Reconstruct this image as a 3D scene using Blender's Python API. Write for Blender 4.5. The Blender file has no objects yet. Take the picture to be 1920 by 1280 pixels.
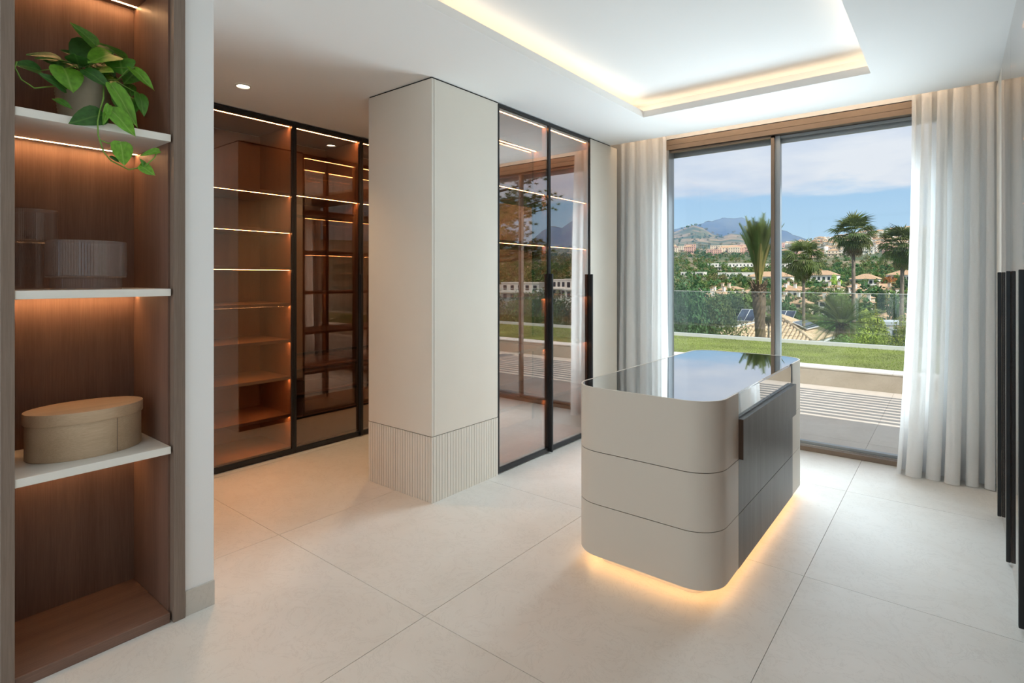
import bpy, bmesh, math, random
from mathutils import Vector, Matrix, noise
R = math.radians
random.seed(7)
scene = bpy.context.scene
COL = scene.collection

# ------------------------------------------------------------------ camera
cam_d = bpy.data.cameras.new('camera')
cam = bpy.data.objects.new('camera', cam_d)
COL.objects.link(cam)
cam.location = (0, 0, 1.45)
cam.rotation_euler = (R(90), 0, R(38.567))
cam_d.sensor_width = 36
cam_d.lens = 1036.0 / 1920 * 36
cam_d.shift_y = -119.0 / 1920
cam_d.clip_start = 0.05
cam_d.clip_end = 30000
scene.camera = cam

# ------------------------------------------------------------------ colour management, exposure
vs = scene.view_settings
vs.view_transform = 'Standard'
vs.look = 'None'
vs.gamma = 1.0
vs.use_curve_mapping = False
vs.exposure = 0.0
cy = scene.cycles
cy.max_bounces = 8
cy.diffuse_bounces = 4
cy.glossy_bounces = 4
cy.transmission_bounces = 4
cy.transparent_max_bounces = 20
cy.use_adaptive_sampling = True
cy.adaptive_threshold = 0.05
cy.volume_bounces = 0
cy.sample_clamp_indirect = 6.0
cy.caustics_reflective = False
cy.caustics_refractive = False
cy.use_denoising = True

# ------------------------------------------------------------------ sky
world = bpy.data.worlds.new('sky')
scene.world = world
world.use_nodes = True
wt = world.node_tree
wt.nodes.clear()
def wn(t, **k):
    n = wt.nodes.new(t)
    for a, b in k.items(): setattr(n, a, b)
    return n
w_out = wn('ShaderNodeOutputWorld'); w_bg = wn('ShaderNodeBackground')
w_tc = wn('ShaderNodeTexCoord'); w_sep = wn('ShaderNodeSeparateXYZ')
wt.links.new(w_tc.outputs['Generated'], w_sep.inputs[0])
w_map = wn('ShaderNodeMapping'); w_map.inputs['Scale'].default_value = (3.0, 3.0, 14.0)
wt.links.new(w_tc.outputs['Generated'], w_map.inputs[0])
w_noi = wn('ShaderNodeTexNoise'); w_noi.inputs['Scale'].default_value = 1.7; w_noi.inputs['Detail'].default_value = 7; w_noi.inputs['Roughness'].default_value = 0.58
wt.links.new(w_map.outputs[0], w_noi.inputs['Vector'])
# clear blue, paler towards the horizon
w_grad = wn('ShaderNodeValToRGB')
w_grad.color_ramp.elements[0].position = 0.0; w_grad.color_ramp.elements[0].color = (0.56, 0.78, 0.93, 1)
w_grad.color_ramp.elements[1].position = 0.30; w_grad.color_ramp.elements[1].color = (0.22, 0.48, 0.85, 1)
wt.links.new(w_sep.outputs['Z'], w_grad.inputs[0])
# cloud bank from about nine degrees upward, ragged lower edge
w_sub = wn('ShaderNodeMath', operation='SUBTRACT'); w_sub.inputs[1].default_value = 0.5
wt.links.new(w_noi.outputs['Fac'], w_sub.inputs[0])
w_mul = wn('ShaderNodeMath', operation='MULTIPLY_ADD'); w_mul.inputs[1].default_value = 0.085
wt.links.new(w_sub.outputs[0], w_mul.inputs[0]); wt.links.new(w_sep.outputs['Z'], w_mul.inputs[2])
w_ss = wn('ShaderNodeMapRange', interpolation_type='SMOOTHSTEP')
w_ss.inputs['From Min'].default_value = 0.126; w_ss.inputs['From Max'].default_value = 0.152
w_ss.inputs['To Min'].default_value = 0.0; w_ss.inputs['To Max'].default_value = 0.96
wt.links.new(w_mul.outputs[0], w_ss.inputs['Value'])
w_map2 = wn('ShaderNodeMapping'); w_map2.inputs['Scale'].default_value = (2.2, 2.2, 9.0); w_map2.inputs['Location'].default_value = (3.1, 1.7, 0.4)
wt.links.new(w_tc.outputs['Generated'], w_map2.inputs[0])
w_noi2 = wn('ShaderNodeTexNoise'); w_noi2.inputs['Scale'].default_value = 2.3; w_noi2.inputs['Detail'].default_value = 6
wt.links.new(w_map2.outputs[0], w_noi2.inputs['Vector'])
w_cc = wn('ShaderNodeValToRGB')
w_cc.color_ramp.elements[0].position = 0.32; w_cc.color_ramp.elements[0].color = (0.60, 0.70, 0.86, 1)
w_cc.color_ramp.elements[1].position = 0.62; w_cc.color_ramp.elements[1].color = (0.84, 0.88, 0.94, 1)
wt.links.new(w_noi2.outputs['Fac'], w_cc.inputs[0])
w_mix = wn('ShaderNodeMix', data_type='RGBA')
wt.links.new(w_ss.outputs[0], w_mix.inputs['Factor'])
wt.links.new(w_grad.outputs[0], w_mix.inputs['A']); wt.links.new(w_cc.outputs[0], w_mix.inputs['B'])
wt.links.new(w_mix.outputs['Result'], w_bg.inputs['Color'])
w_bg.inputs['Strength'].default_value = 0.98
wt.links.new(w_bg.outputs[0], w_out.inputs[0])

# ------------------------------------------------------------------ sun (behind the house, from the right)
sun_d = bpy.data.lights.new('sun', 'SUN'); sun_d.energy = 5.0; sun_d.angle = R(0.2); sun_d.color = (1.0, 0.95, 0.87)
sun = bpy.data.objects.new('sun', sun_d); COL.objects.link(sun)
SUN = Vector((0.70, -0.25, 0.67)).normalized()
sun.rotation_euler = SUN.to_track_quat('Z', 'Y').to_euler()

# added area lamps at both window openings, brightening the room beyond the sky light
def fill_lamp(name, loc, rot, sx, sy, watts, col, spread):
    d = bpy.data.lights.new(name, 'AREA'); d.shape = 'RECTANGLE'; d.size = sx; d.size_y = sy; d.energy = watts; d.color = col
    o = bpy.data.objects.new(name, d); COL.objects.link(o); o.location = loc; o.rotation_euler = rot
    d.spread = R(spread); o.visible_glossy = False
    return o
fill_lamp('window_fill_lamp', (-1.17, 5.32, 1.36), (R(-90), 0, 0), 1.9, 1.75, 92, (0.78, 0.915, 1.0), 142)
fill_lamp('rear_fill_lamp', (-1.17, -2.44, 1.38), (R(90), 0, 0), 2.2, 2.55, 29, (0.94, 0.97, 1.0), 160)

# ------------------------------------------------------------------ materials
M = {}
def lin(c):
    return tuple(((v / 255) / 12.92 if v / 255 <= 0.04045 else ((v / 255 + 0.055) / 1.055) ** 2.4) for v in c)
def newmat(name):
    m = bpy.data.materials.new(name); m.use_nodes = True
    M[name] = m
    nt = m.node_tree
    return m, nt, nt.nodes['Principled BSDF']
def N(nt, t, **k):
    n = nt.nodes.new(t)
    for a, b in k.items(): setattr(n, a, b)
    return n
def plain(name, col, rough=0.5, metal=0.0, spec=0.5, coat=0.0, var=0.0, vscale=8.0, bump=0.0, bscale=60.0, stretch=(1, 1, 1)):
    """Principled with a little object-space noise in colour and relief."""
    m, nt, p = newmat(name)
    p.inputs['Base Color'].default_value = (*col, 1); p.inputs['Roughness'].default_value = rough
    p.inputs['Metallic'].default_value = metal; p.inputs['Specular IOR Level'].default_value = spec
    p.inputs['Coat Weight'].default_value = coat
    if var or bump:
        g = N(nt, 'ShaderNodeNewGeometry'); mp = N(nt, 'ShaderNodeMapping'); mp.inputs['Scale'].default_value = stretch
        nt.links.new(g.outputs['Position'], mp.inputs[0])
    if var:
        n = N(nt, 'ShaderNodeTexNoise'); n.inputs['Scale'].default_value = vscale; n.inputs['Detail'].default_value = 6
        nt.links.new(mp.outputs[0], n.inputs['Vector'])
        r = N(nt, 'ShaderNodeValToRGB')
        r.color_ramp.elements[0].position = 0.3; r.color_ramp.elements[1].position = 0.7
        r.color_ramp.elements[0].color = (*[c * (1 - var) for c in col], 1)
        r.color_ramp.elements[1].color = (*[min(1, c * (1 + var)) for c in col], 1)
        nt.links.new(n.outputs['Fac'], r.inputs[0]); nt.links.new(r.outputs[0], p.inputs['Base Color'])
    if bump:
        n2 = N(nt, 'ShaderNodeTexNoise'); n2.inputs['Scale'].default_value = bscale; n2.inputs['Detail'].default_value = 4
        nt.links.new(mp.outputs[0], n2.inputs['Vector'])
        b = N(nt, 'ShaderNodeBump'); b.inputs['Strength'].default_value = bump; b.inputs['Distance'].default_value = 0.01
        nt.links.new(n2.outputs['Fac'], b.inputs['Height']); nt.links.new(b.outputs[0], p.inputs['Normal'])
    return m
def emit(name, col, strength):
    m = bpy.data.materials.new(name); m.use_nodes = True; M[name] = m
    nt = m.node_tree; nt.nodes.clear()
    o = N(nt, 'ShaderNodeOutputMaterial'); e = N(nt, 'ShaderNodeEmission')
    e.inputs['Color'].default_value = (*col, 1); e.inputs['Strength'].default_value = strength
    nt.links.new(e.outputs[0], o.inputs[0])
    return m
def pane(name, tint, base, gain, power, gloss=(1, 1, 1), rough=0.0, haze=0.0, hazecol=(0.8, 0.8, 0.8)):
    """A sheet of coated glass: tinted see-through, reflecting more towards grazing angles."""
    m = bpy.data.materials.new(name); m.use_nodes = True; M[name] = m
    nt = m.node_tree; nt.nodes.clear()
    o = N(nt, 'ShaderNodeOutputMaterial'); t = N(nt, 'ShaderNodeBsdfTransparent'); g = N(nt, 'ShaderNodeBsdfGlossy')
    t.inputs['Color'].default_value = (*tint, 1); g.inputs['Color'].default_value = (*gloss, 1); g.inputs['Roughness'].default_value = rough
    lw = N(nt, 'ShaderNodeLayerWeight'); lw.inputs['Blend'].default_value = 0.5
    pw = N(nt, 'ShaderNodeMath', operation='POWER'); pw.inputs[1].default_value = power
    ma = N(nt, 'ShaderNodeMath', operation='MULTIPLY_ADD'); ma.inputs[1].default_value = gain; ma.inputs[2].default_value = base
    nt.links.new(lw.outputs['Facing'], pw.inputs[0]); nt.links.new(pw.outputs[0], ma.inputs[0])
    mx = N(nt, 'ShaderNodeMixShader'); nt.links.new(ma.outputs[0], mx.inputs[0])
    src = t
    if haze:
        d = N(nt, 'ShaderNodeBsdfDiffuse'); d.inputs['Color'].default_value = (*hazecol, 1)
        mh = N(nt, 'ShaderNodeMixShader'); mh.inputs[0].default_value = haze
        nt.links.new(t.outputs[0], mh.inputs[1]); nt.links.new(d.outputs[0], mh.inputs[2]); src = mh
    nt.links.new(src.outputs[0], mx.inputs[1]); nt.links.new(g.outputs[0], mx.inputs[2])
    nt.links.new(mx.outputs[0], o.inputs[0])
    return m
def wood(name, c0, c1, rough=0.5, axis='Z', fine=240.0):
    m, nt, p = newmat(name)
    g = N(nt, 'ShaderNodeNewGeometry'); mp = N(nt, 'ShaderNodeMapping')
    s = {'Z': (1, 1, 0.03), 'Y': (1, 0.03, 1), 'X': (0.03, 1, 1)}[axis]
    mp.inputs['Scale'].default_value = s
    nt.links.new(g.outputs['Position'], mp.inputs[0])
    n = N(nt, 'ShaderNodeTexNoise'); n.inputs['Scale'].default_value = fine; n.inputs['Detail'].default_value = 5; n.inputs['Roughness'].default_value = 0.65
    nt.links.new(mp.outputs[0], n.inputs['Vector'])
    n2 = N(nt, 'ShaderNodeTexNoise'); n2.inputs['Scale'].default_value = 14.0; n2.inputs['Detail'].default_value = 4
    nt.links.new(mp.outputs[0], n2.inputs['Vector'])
    a = N(nt, 'ShaderNodeMath', operation='MULTIPLY_ADD'); a.inputs[1].default_value = 0.45
    nt.links.new(n2.outputs['Fac'], a.inputs[0])
    b = N(nt, 'ShaderNodeMath', operation='MULTIPLY'); b.inputs[1].default_value = 0.55
    nt.links.new(n.outputs['Fac'], b.inputs[0]); nt.links.new(b.outputs[0], a.inputs[2])
    r = N(nt, 'ShaderNodeValToRGB')
    r.color_ramp.elements[0].position = 0.36; r.color_ramp.elements[0].color = (*c0, 1)
    r.color_ramp.elements[1].position = 0.64; r.color_ramp.elements[1].color = (*c1, 1)
    nt.links.new(a.outputs[0], r.inputs[0]); nt.links.new(r.outputs[0], p.inputs['Base Color'])
    p.inputs['Roughness'].default_value = rough; p.inputs['Specular IOR Level'].default_value = 0.35
    bp = N(nt, 'ShaderNodeBump'); bp.inputs['Strength'].default_value = 0.15; bp.inputs['Distance'].default_value = 0.002
    nt.links.new(n.outputs['Fac'], bp.inputs['Height']); nt.links.new(bp.outputs[0], p.inputs['Normal'])
    return m

wood('walnut', (0.150, 0.086, 0.064), (0.215, 0.130, 0.097))
wood('walnut_flat', (0.150, 0.086, 0.064), (0.215, 0.130, 0.097), axis='Y')
wood('walnut_face', (0.185, 0.138, 0.108), (0.255, 0.198, 0.158))
wood('grey_oak', (0.105, 0.106, 0.105), (0.175, 0.178, 0.177), rough=0.38, fine=130.0)
wood('dark_oak_edge', (0.06, 0.035, 0.022), (0.10, 0.062, 0.040))
plain('shelf_white', (0.78, 0.76, 0.70), 0.45)
plain('beige_lacquer', (0.70, 0.655, 0.575), 0.42, spec=0.4, var=0.02, vscale=3)
plain('island_lacquer', (0.66, 0.61, 0.53), 0.38, spec=0.4)
plain('wall_white', (0.82, 0.82, 0.81), 0.75, bump=0.03, bscale=180)
plain('ceiling_white', (0.90, 0.895, 0.875), 0.8)
plain('black_metal', (0.012, 0.014, 0.016), 0.35, spec=0.5)
plain('black_gap', (0.01, 0.01, 0.01), 0.9)
plain('bronze_frame', (0.20, 0.150, 0.112), 0.42, metal=0.25)
plain('grey_frame', (0.33, 0.36, 0.38), 0.35, metal=0.4)
plain('steel', (0.6, 0.6, 0.6), 0.3, metal=0.9)
plain('rubber', (0.02, 0.02, 0.02), 0.8)
plain('cream_lining', (0.55, 0.50, 0.43), 0.8)
pane('bronze_glass', (0.90, 0.81, 0.745), 0.06, 0.87, 1.35, gloss=(0.94, 0.93, 0.92))
pane('clear_glass', (0.985, 0.99, 0.99), 0.01, 0.55, 3.2)
pane('rail_glass', (0.95, 0.975, 0.97), 0.03, 0.5, 3.0, haze=0.014, hazecol=(0.75, 0.85, 0.9))
pane('top_glass', (0.62, 0.63, 0.64), 0.05, 0.9, 1.5)
pane('smoky_glass', (0.90, 0.86, 0.84), 0.03, 0.5, 2.2, rough=0.10, haze=0.09, hazecol=(0.64, 0.56, 0.53))
emit('led_warm', (1.0, 0.43, 0.15), 105.0); emit('led_soft', (1.0, 0.50, 0.22), 16.0); emit('led_niche', (1.0, 0.54, 0.24), 62.0)
emit('led_cove', (1.0, 0.76, 0.52), 6.0)
emit('led_pocket', (1.0, 0.70, 0.45), 21.0)
emit('led_plinth', (1.0, 0.58, 0.26), 12.0)
emit('lamp_disc', (1.0, 0.86, 0.66), 14.0)

# cream stone floor with faint clouding and short veins
def stone(name, col, dark, rough):
    m, nt, p = newmat(name)
    g = N(nt, 'ShaderNodeNewGeometry')
    oi = N(nt, 'ShaderNodeObjectInfo')
    off = N(nt, 'ShaderNodeVectorMath', operation='MULTIPLY_ADD'); off.inputs[1].default_value = (7.0, 9.0, 3.0)
    cmb = N(nt, 'ShaderNodeCombineXYZ')
    for i in range(3): nt.links.new(oi.outputs['Random'], cmb.inputs[i])
    nt.links.new(cmb.outputs[0], off.inputs[0]); nt.links.new(g.outputs['Position'], off.inputs[2])
    n = N(nt, 'ShaderNodeTexNoise'); n.inputs['Scale'].default_value = 2.2; n.inputs['Detail'].default_value = 9; n.inputs['Roughness'].default_value = 0.6; n.inputs['Distortion'].default_value = 0.6
    nt.links.new(off.outputs[0], n.inputs['Vector'])
    r = N(nt, 'ShaderNodeValToRGB')
    r.color_ramp.elements[0].position = 0.30; r.color_ramp.elements[0].color = (*dark, 1)
    r.color_ramp.elements[1].position = 0.62; r.color_ramp.elements[1].color = (*col, 1)
    nt.links.new(n.outputs['Fac'], r.inputs[0])
    v = N(nt, 'ShaderNodeTexNoise'); v.inputs['Scale'].default_value = 5.5; v.inputs['Detail'].default_value = 10; v.inputs['Roughness'].default_value = 0.72; v.inputs['Distortion'].default_value = 1.6
    nt.links.new(off.outputs[0], v.inputs['Vector'])
    vr = N(nt, 'ShaderNodeValToRGB')
    e = vr.color_ramp.elements
    e[0].position = 0.487; e[0].color = (0, 0, 0, 1); e[1].position = 0.513; e[1].color = (0, 0, 0, 1)
    x = e.new(0.5); x.color = (1, 1, 1, 1)
    nt.links.new(v.outputs['Fac'], vr.inputs[0])
    k = N(nt, 'ShaderNodeMath', operation='MULTIPLY'); k.inputs[1].default_value = 0.30
    nt.links.new(vr.outputs[0], k.inputs[0])
    mx = N(nt, 'ShaderNodeMix', data_type='RGBA'); mx.inputs['B'].default_value = (dark[0] * 0.62, dark[1] * 0.6, dark[2] * 0.58, 1)
    nt.links.new(k.outputs[0], mx.inputs['Factor']); nt.links.new(r.outputs[0], mx.inputs['A'])
    nt.links.new(mx.outputs['Result'], p.inputs['Base Color'])
    p.inputs['Roughness'].default_value = rough; p.inputs['Specular IOR Level'].default_value = 0.4
    return m
stone('floor_stone', (0.755, 0.73, 0.68), (0.70, 0.668, 0.61), 0.42)
stone('terrace_stone', (0.66, 0.60, 0.53), (0.58, 0.52, 0.45), 0.6)
stone('parapet_stone', (0.53, 0.465, 0.375), (0.46, 0.395, 0.31), 0.8)
stone('base_stone', (0.60, 0.565, 0.51), (0.54, 0.505, 0.45), 0.5)
plain('grout', (0.52, 0.48, 0.43), 0.9); plain('slat_gap_shade', (0.10, 0.085, 0.07), 0.95)
plain('coping_white', (0.80, 0.77, 0.72), 0.7)

# sheer curtain cloth: diffuse, light coming through, and an open weave
def sheer():
    m = bpy.data.materials.new('sheer'); m.use_nodes = True; M['sheer'] = m
    nt = m.node_tree; nt.nodes.clear()
    o = N(nt, 'ShaderNodeOutputMaterial'); d = N(nt, 'ShaderNodeBsdfDiffuse'); tl = N(nt, 'ShaderNodeBsdfTranslucent'); tr = N(nt, 'ShaderNodeBsdfTransparent')
    g = N(nt, 'ShaderNodeNewGeometry'); mp = N(nt, 'ShaderNodeMapping'); mp.inputs['Scale'].default_value = (300, 300, 300)
    nt.links.new(g.outputs['Position'], mp.inputs[0])
    n = N(nt, 'ShaderNodeTexNoise'); n.inputs['Scale'].default_value = 1.0; n.inputs['Detail'].default_value = 3
    nt.links.new(mp.outputs[0], n.inputs['Vector'])
    r = N(nt, 'ShaderNodeValToRGB'); r.color_ramp.elements[0].color = (0.92, 0.92, 0.905, 1); r.color_ramp.elements[1].color = (0.97, 0.97, 0.96, 1)
    r.color_ramp.elements[0].position = 0.35; r.color_ramp.elements[1].position = 0.65
    nt.links.new(n.outputs['Fac'], r.inputs[0])
    nt.links.new(r.outputs[0], d.inputs['Color']); nt.links.new(r.outputs[0], tl.inputs['Color'])
    a = N(nt, 'ShaderNodeMixShader'); a.inputs[0].default_value = 0.40
    nt.links.new(d.outputs[0], a.inputs[1]); nt.links.new(tl.outputs[0], a.inputs[2])
    b = N(nt, 'ShaderNodeMixShader'); b.inputs[0].default_value = 0.20
    nt.links.new(a.outputs[0], b.inputs[1]); nt.links.new(tr.outputs[0], b.inputs[2])
    nt.links.new(b.outputs[0], o.inputs[0])
sheer()

# ------------------------------------------------------------------ object helpers
def wloc(o):
    v = Vector((0, 0, 0))
    while o is not None:
        v += o.location; o = o.parent
    return v
def tag(o, label=None, cat=None, group=None, kind=None):
    if label: o['label'] = label
    if cat: o['category'] = cat
    if group: o['group'] = group
    if kind: o['kind'] = kind
    return o
def empty(name, loc, label=None, cat=None, group=None, kind=None, parent=None):
    o = bpy.data.objects.new(name, None); COL.objects.link(o); o.empty_display_size = 0.1
    o.location = Vector(loc) - (wloc(parent) if parent else Vector((0, 0, 0)))
    o.parent = parent
    return tag(o, label, cat, group, kind)
class MB:
    """Collects geometry; build() links it as one mesh object."""
    def __init__(s): s.v = []; s.f = []; s.mi = []; s.cur = 0
    def add(s, v, f):
        b = len(s.v); s.v += [tuple(p) for p in v]; s.f += [tuple(b + i for i in q) for q in f]; s.mi += [s.cur] * len(f)
        return s
    def box(s, x0, x1, y0, y1, z0, z1):
        x0, x1 = min(x0, x1), max(x0, x1); y0, y1 = min(y0, y1), max(y0, y1); z0, z1 = min(z0, z1), max(z0, z1)
        return s.add([(x0, y0, z0), (x1, y0, z0), (x1, y1, z0), (x0, y1, z0), (x0, y0, z1), (x1, y0, z1), (x1, y1, z1), (x0, y1, z1)],
                     [(0, 3, 2, 1), (4, 5, 6, 7), (0, 1, 5, 4), (1, 2, 6, 5), (2, 3, 7, 6), (3, 0, 4, 7)])
    def obox(s, c, u, v, w, a, b, d):
        """box centred at c with half sizes a, b, d along the unit axes u, v, w"""
        c, u, v, w = Vector(c), Vector(u), Vector(v), Vector(w)
        P = []
        for k in (-1, 1):
            for i, j in ((-1, -1), (1, -1), (1, 1), (-1, 1)): P.append(c + u * a * i + v * b * j + w * d * k)
        return s.add(P, [(0, 3, 2, 1), (4, 5, 6, 7), (0, 1, 5, 4), (1, 2, 6, 5), (2, 3, 7, 6), (3, 0, 4, 7)])
    def prism(s, path, z0, z1):
        n = len(path)
        v = [(x, y, z0) for x, y in path] + [(x, y, z1) for x, y in path]
        f = [(i, (i + 1) % n, n + (i + 1) % n, n + i) for i in range(n)] + [tuple(range(n - 1, -1, -1)), tuple(range(n, 2 * n))]
        return s.add(v, f)
    def ring(s, outer, inner, z0, z1, closed=True):
        """wall between two matching outlines"""
        n = len(outer)
        v = [(x, y, z0) for x, y in outer] + [(x, y, z1) for x, y in outer] + [(x, y, z0) for x, y in inner] + [(x, y, z1) for x, y in inner]
        f = []
        for i in range(n if closed else n - 1):
            j = (i + 1) % n
            f += [(i, j, n + j, n + i), (2 * n + j, 2 * n + i, 3 * n + i, 3 * n + j), (n + i, n + j, 3 * n + j, 3 * n + i), (j, i, 2 * n + i, 2 * n + j)]
        if not closed:
            f += [(0, n, 3 * n, 2 * n), (n - 1, 3 * n - 1, 4 * n - 1, 2 * n - 1)]
        return s.add(v, f)
    def tube(s, pts, rad, seg=8, cap=True):
        pts = [Vector(p) for p in pts]
        rr = rad if isinstance(rad, (list, tuple)) else [rad] * len(pts)
        b = len(s.v); prev = None
        vs_, fs = [], []
        for i, p in enumerate(pts):
            d = (pts[min(i + 1, len(pts) - 1)] - pts[max(i - 1, 0)])
            d = d.normalized() if d.length else Vector((0, 0, 1))
            if prev is None:
                a = d.orthogonal().normalized()
            else:
                a = (prev - d * prev.dot(d)); a = a.normalized() if a.length > 1e-6 else d.orthogonal().normalized()
            prev = a; c = d.cross(a)
            for k in range(seg):
                t = 2 * math.pi * k / seg
                vs_.append(p + (a * math.cos(t) + c * math.sin(t)) * rr[i])
        for i in range(len(pts) - 1):
            for k in range(seg):
                k2 = (k + 1) % seg
                fs.append((i * seg + k, i * seg + k2, (i + 1) * seg + k2, (i + 1) * seg + k))
        if cap:
            fs.append(tuple(range(seg - 1, -1, -1))); fs.append(tuple(range((len(pts) - 1) * seg, len(pts) * seg)))
        return s.add(vs_, fs)
    def lathe(s, prof, c, seg=48, sx=1.0, sy=1.0, rib=None):
        """surface of revolution of (r, z) points; rib(angle, i) scales the radius"""
        v, f = [], []
        n = len(prof)
        for i, (r, z) in enumerate(prof):
            for k in range(seg):
                t = 2 * math.pi * k / seg
                q = r * (rib(k, i) if rib else 1.0)
                v.append((c[0] + q * sx * math.cos(t), c[1] + q * sy * math.sin(t), c[2] + z))
        for i in range(n - 1):
            for k in range(seg):
                k2 = (k + 1) % seg
                f.append((i * seg + k, i * seg + k2, (i + 1) * seg + k2, (i + 1) * seg + k))
        return s.add(v, f)
    def mesh(s, name, off=(0, 0, 0), mats=()):
        me = bpy.data.meshes.new(name)
        ox, oy, oz = off
        me.from_pydata([(x - ox, y - oy, z - oz) for x, y, z in s.v], [], s.f)
        for m in mats: me.materials.append(M[m])
        if len(mats) > 1: me.polygons.foreach_set('material_index', s.mi)
        me.update()
        return me
    def build(s, name, mat, parent=None, smooth=False, bevel=0.0, seg=2, loc=None):
        mats = mat if isinstance(mat, (list, tuple)) else (mat,)
        if parent is not None: off = wloc(parent) if loc is None else Vector(loc)
        elif loc is not None: off = Vector(loc)
        else:
            xs = [p[0] for p in s.v]; ys = [p[1] for p in s.v]; zs = [p[2] for p in s.v]
            off = Vector(((min(xs) + max(xs)) / 2, (min(ys) + max(ys)) / 2, min(zs)))
        me = s.mesh(name, off, mats)
        if bevel:
            bm = bmesh.new(); bm.from_mesh(me); bmesh.ops.recalc_face_normals(bm, faces=bm.faces)
            bmesh.ops.bevel(bm, geom=[e for e in bm.edges if len(e.link_faces) == 2 and e.calc_face_angle(0) > 0.6], offset=bevel, segments=seg, affect='EDGES', profile=0.5)
            bm.to_mesh(me); bm.free()
        if smooth:
            me.shade_smooth() if hasattr(me, 'shade_smooth') else None
            for p in me.polygons: p.use_smooth = True
        o = bpy.data.objects.new(name, me); COL.objects.link(o)
        if parent is not None:
            o.parent = parent; o.location = off - wloc(parent)
        else: o.location = off
        return o
def box(name, mat, b, parent=None, bevel=0.0, **k):
    return MB().box(*b).build(name, mat, parent, bevel=bevel, **k)
def smooth_by_angle(o, deg=35):
    me = o.data
    bm = bmesh.new(); bm.from_mesh(me)
    for f in bm.faces: f.smooth = True
    for e in bm.edges:
        e.smooth = not (len(e.link_faces) == 2 and e.calc_face_angle(0) > R(deg))
    bm.to_mesh(me); bm.free()
    return o
def inst(name, me, parent, loc=(0, 0, 0), mat=None, scale=None, rot=None):
    """an object that shares mesh data; loc is local to the parent"""
    o = bpy.data.objects.new(name, me); COL.objects.link(o); o.parent = parent
    if mat is not None: o.matrix_local = mat
    else:
        o.location = loc
        if rot: o.rotation_euler = rot
        if scale is not None: o.scale = (scale,) * 3 if not hasattr(scale, '__len__') else scale
    return o
def copy_tree(o, parent=None):
    c = o.copy(); COL.objects.link(c); c.parent = parent
    for ch in list(o.children): copy_tree(ch, c)
    return c

# ================================================================== THE ROOM
H = 2.745                      # ceiling
XM, XMR = -2.614, -3.27        # front and rear of the middle wardrobe bank
XL = -4.247                    # front of the wardrobe bank across the passage
XR = 0.2305                     # front of the wardrobe bank on the right
YC = 2.453                     # face of the beige column
YW = 5.17                      # inner face of the window frame
SEAM = (3.115, 3.78, 4.44)     # door seams

# ---- floor: a bed with big cream tiles laid on it
floor = tag(box('floor', 'grout', (-4.95, 1.0, -2.4, 5.30, -0.12, -0.004)), kind='structure')
xs = [-5.0, -4.18, -2.975, -1.77, -0.565, 0.64, 1.0]
ys = [-2.4, -1.121, 0.249, 1.619, 2.989, 4.359, 5.168]
for i in range(len(xs) - 1):
    for j in range(len(ys) - 1):
        g = 0.0013
        box('floor_tile', 'floor_stone', (max(xs[i], -4.95) + g, xs[i + 1] - g, ys[j] + g, ys[j + 1] - g, -0.0039, 0.0), floor)

# ---- ceiling with a lit tray
tx0, tx1, ty0, ty1 = -1.95, -0.405, 0.55, 4.147
cv = 0.12
cb = MB()
lt = 0.012
cb.box(-4.95, tx0 - lt, -2.4, 4.815, H, H + 0.02); cb.box(tx1 + lt, 1.0, -2.4, 4.815, H, H + 0.02)
cb.box(tx0 - lt, tx1 + lt, -2.4, ty0 - lt, H, H + 0.02); cb.box(tx0 - lt, tx1 + lt, ty1 + lt, 4.815, H, H + 0.02)
ceiling = tag(cb.build('ceiling', 'ceiling_white'), kind='structure')
box('tray_ceiling', 'ceiling_white', (tx0 - cv - 0.02, tx1 + cv + 0.02, ty0 - cv - 0.02, ty1 + cv + 0.02, 2.878, 2.90), ceiling)
def rect(x0, x1, y0, y1): return [(x0, y0), (x1, y0), (x1, y1), (x0, y1)]
MB().ring(rect(tx0, tx1, ty0, ty1), rect(tx0 - 0.012, tx1 + 0.012, ty0 - 0.012, ty1 + 0.012), H, H + 0.05).build('cove_lip', 'ceiling_white', ceiling)
MB().ring(rect(tx0 - cv, tx1 + cv, ty0 - cv, ty1 + cv), rect(tx0 - cv - 0.02, tx1 + cv + 0.02, ty0 - cv - 0.02, ty1 + cv + 0.02), H + 0.02, 2.878).build('cove_wall', 'ceiling_white', ceiling)
for b in ((tx0 - 0.075, tx0 - 0.06, ty0 - 0.07, ty1 + 0.07), (tx1 + 0.06, tx1 + 0.075, ty0 - 0.07, ty1 + 0.07), (tx0 - 0.05, tx1 + 0.05, ty0 - 0.075, ty0 - 0.06), (tx0 - 0.05, tx1 + 0.05, ty1 + 0.06, ty1 + 0.075)):
    box('cove_light', 'led_cove', (*b, H + 0.021, H + 0.03), ceiling)
# curtain pocket behind the ceiling edge
pk = MB(); pk.box(-3.27, 1.0, 4.815, 4.83, H, 2.99); pk.box(-3.27, 1.0, 4.815, YW, 2.985, 3.0)
pk = pk.build('curtain_pocket', 'ceiling_white', ceiling)
box('pocket_light', 'led_pocket', (-2.6, 0.22, 4.836, 4.85, 2.93, 2.94), ceiling)
tag(box('roof', 'wall_white', (-12.0, 12.0, -5.6, 5.42, 3.02, 3.34)), kind='structure')

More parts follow.
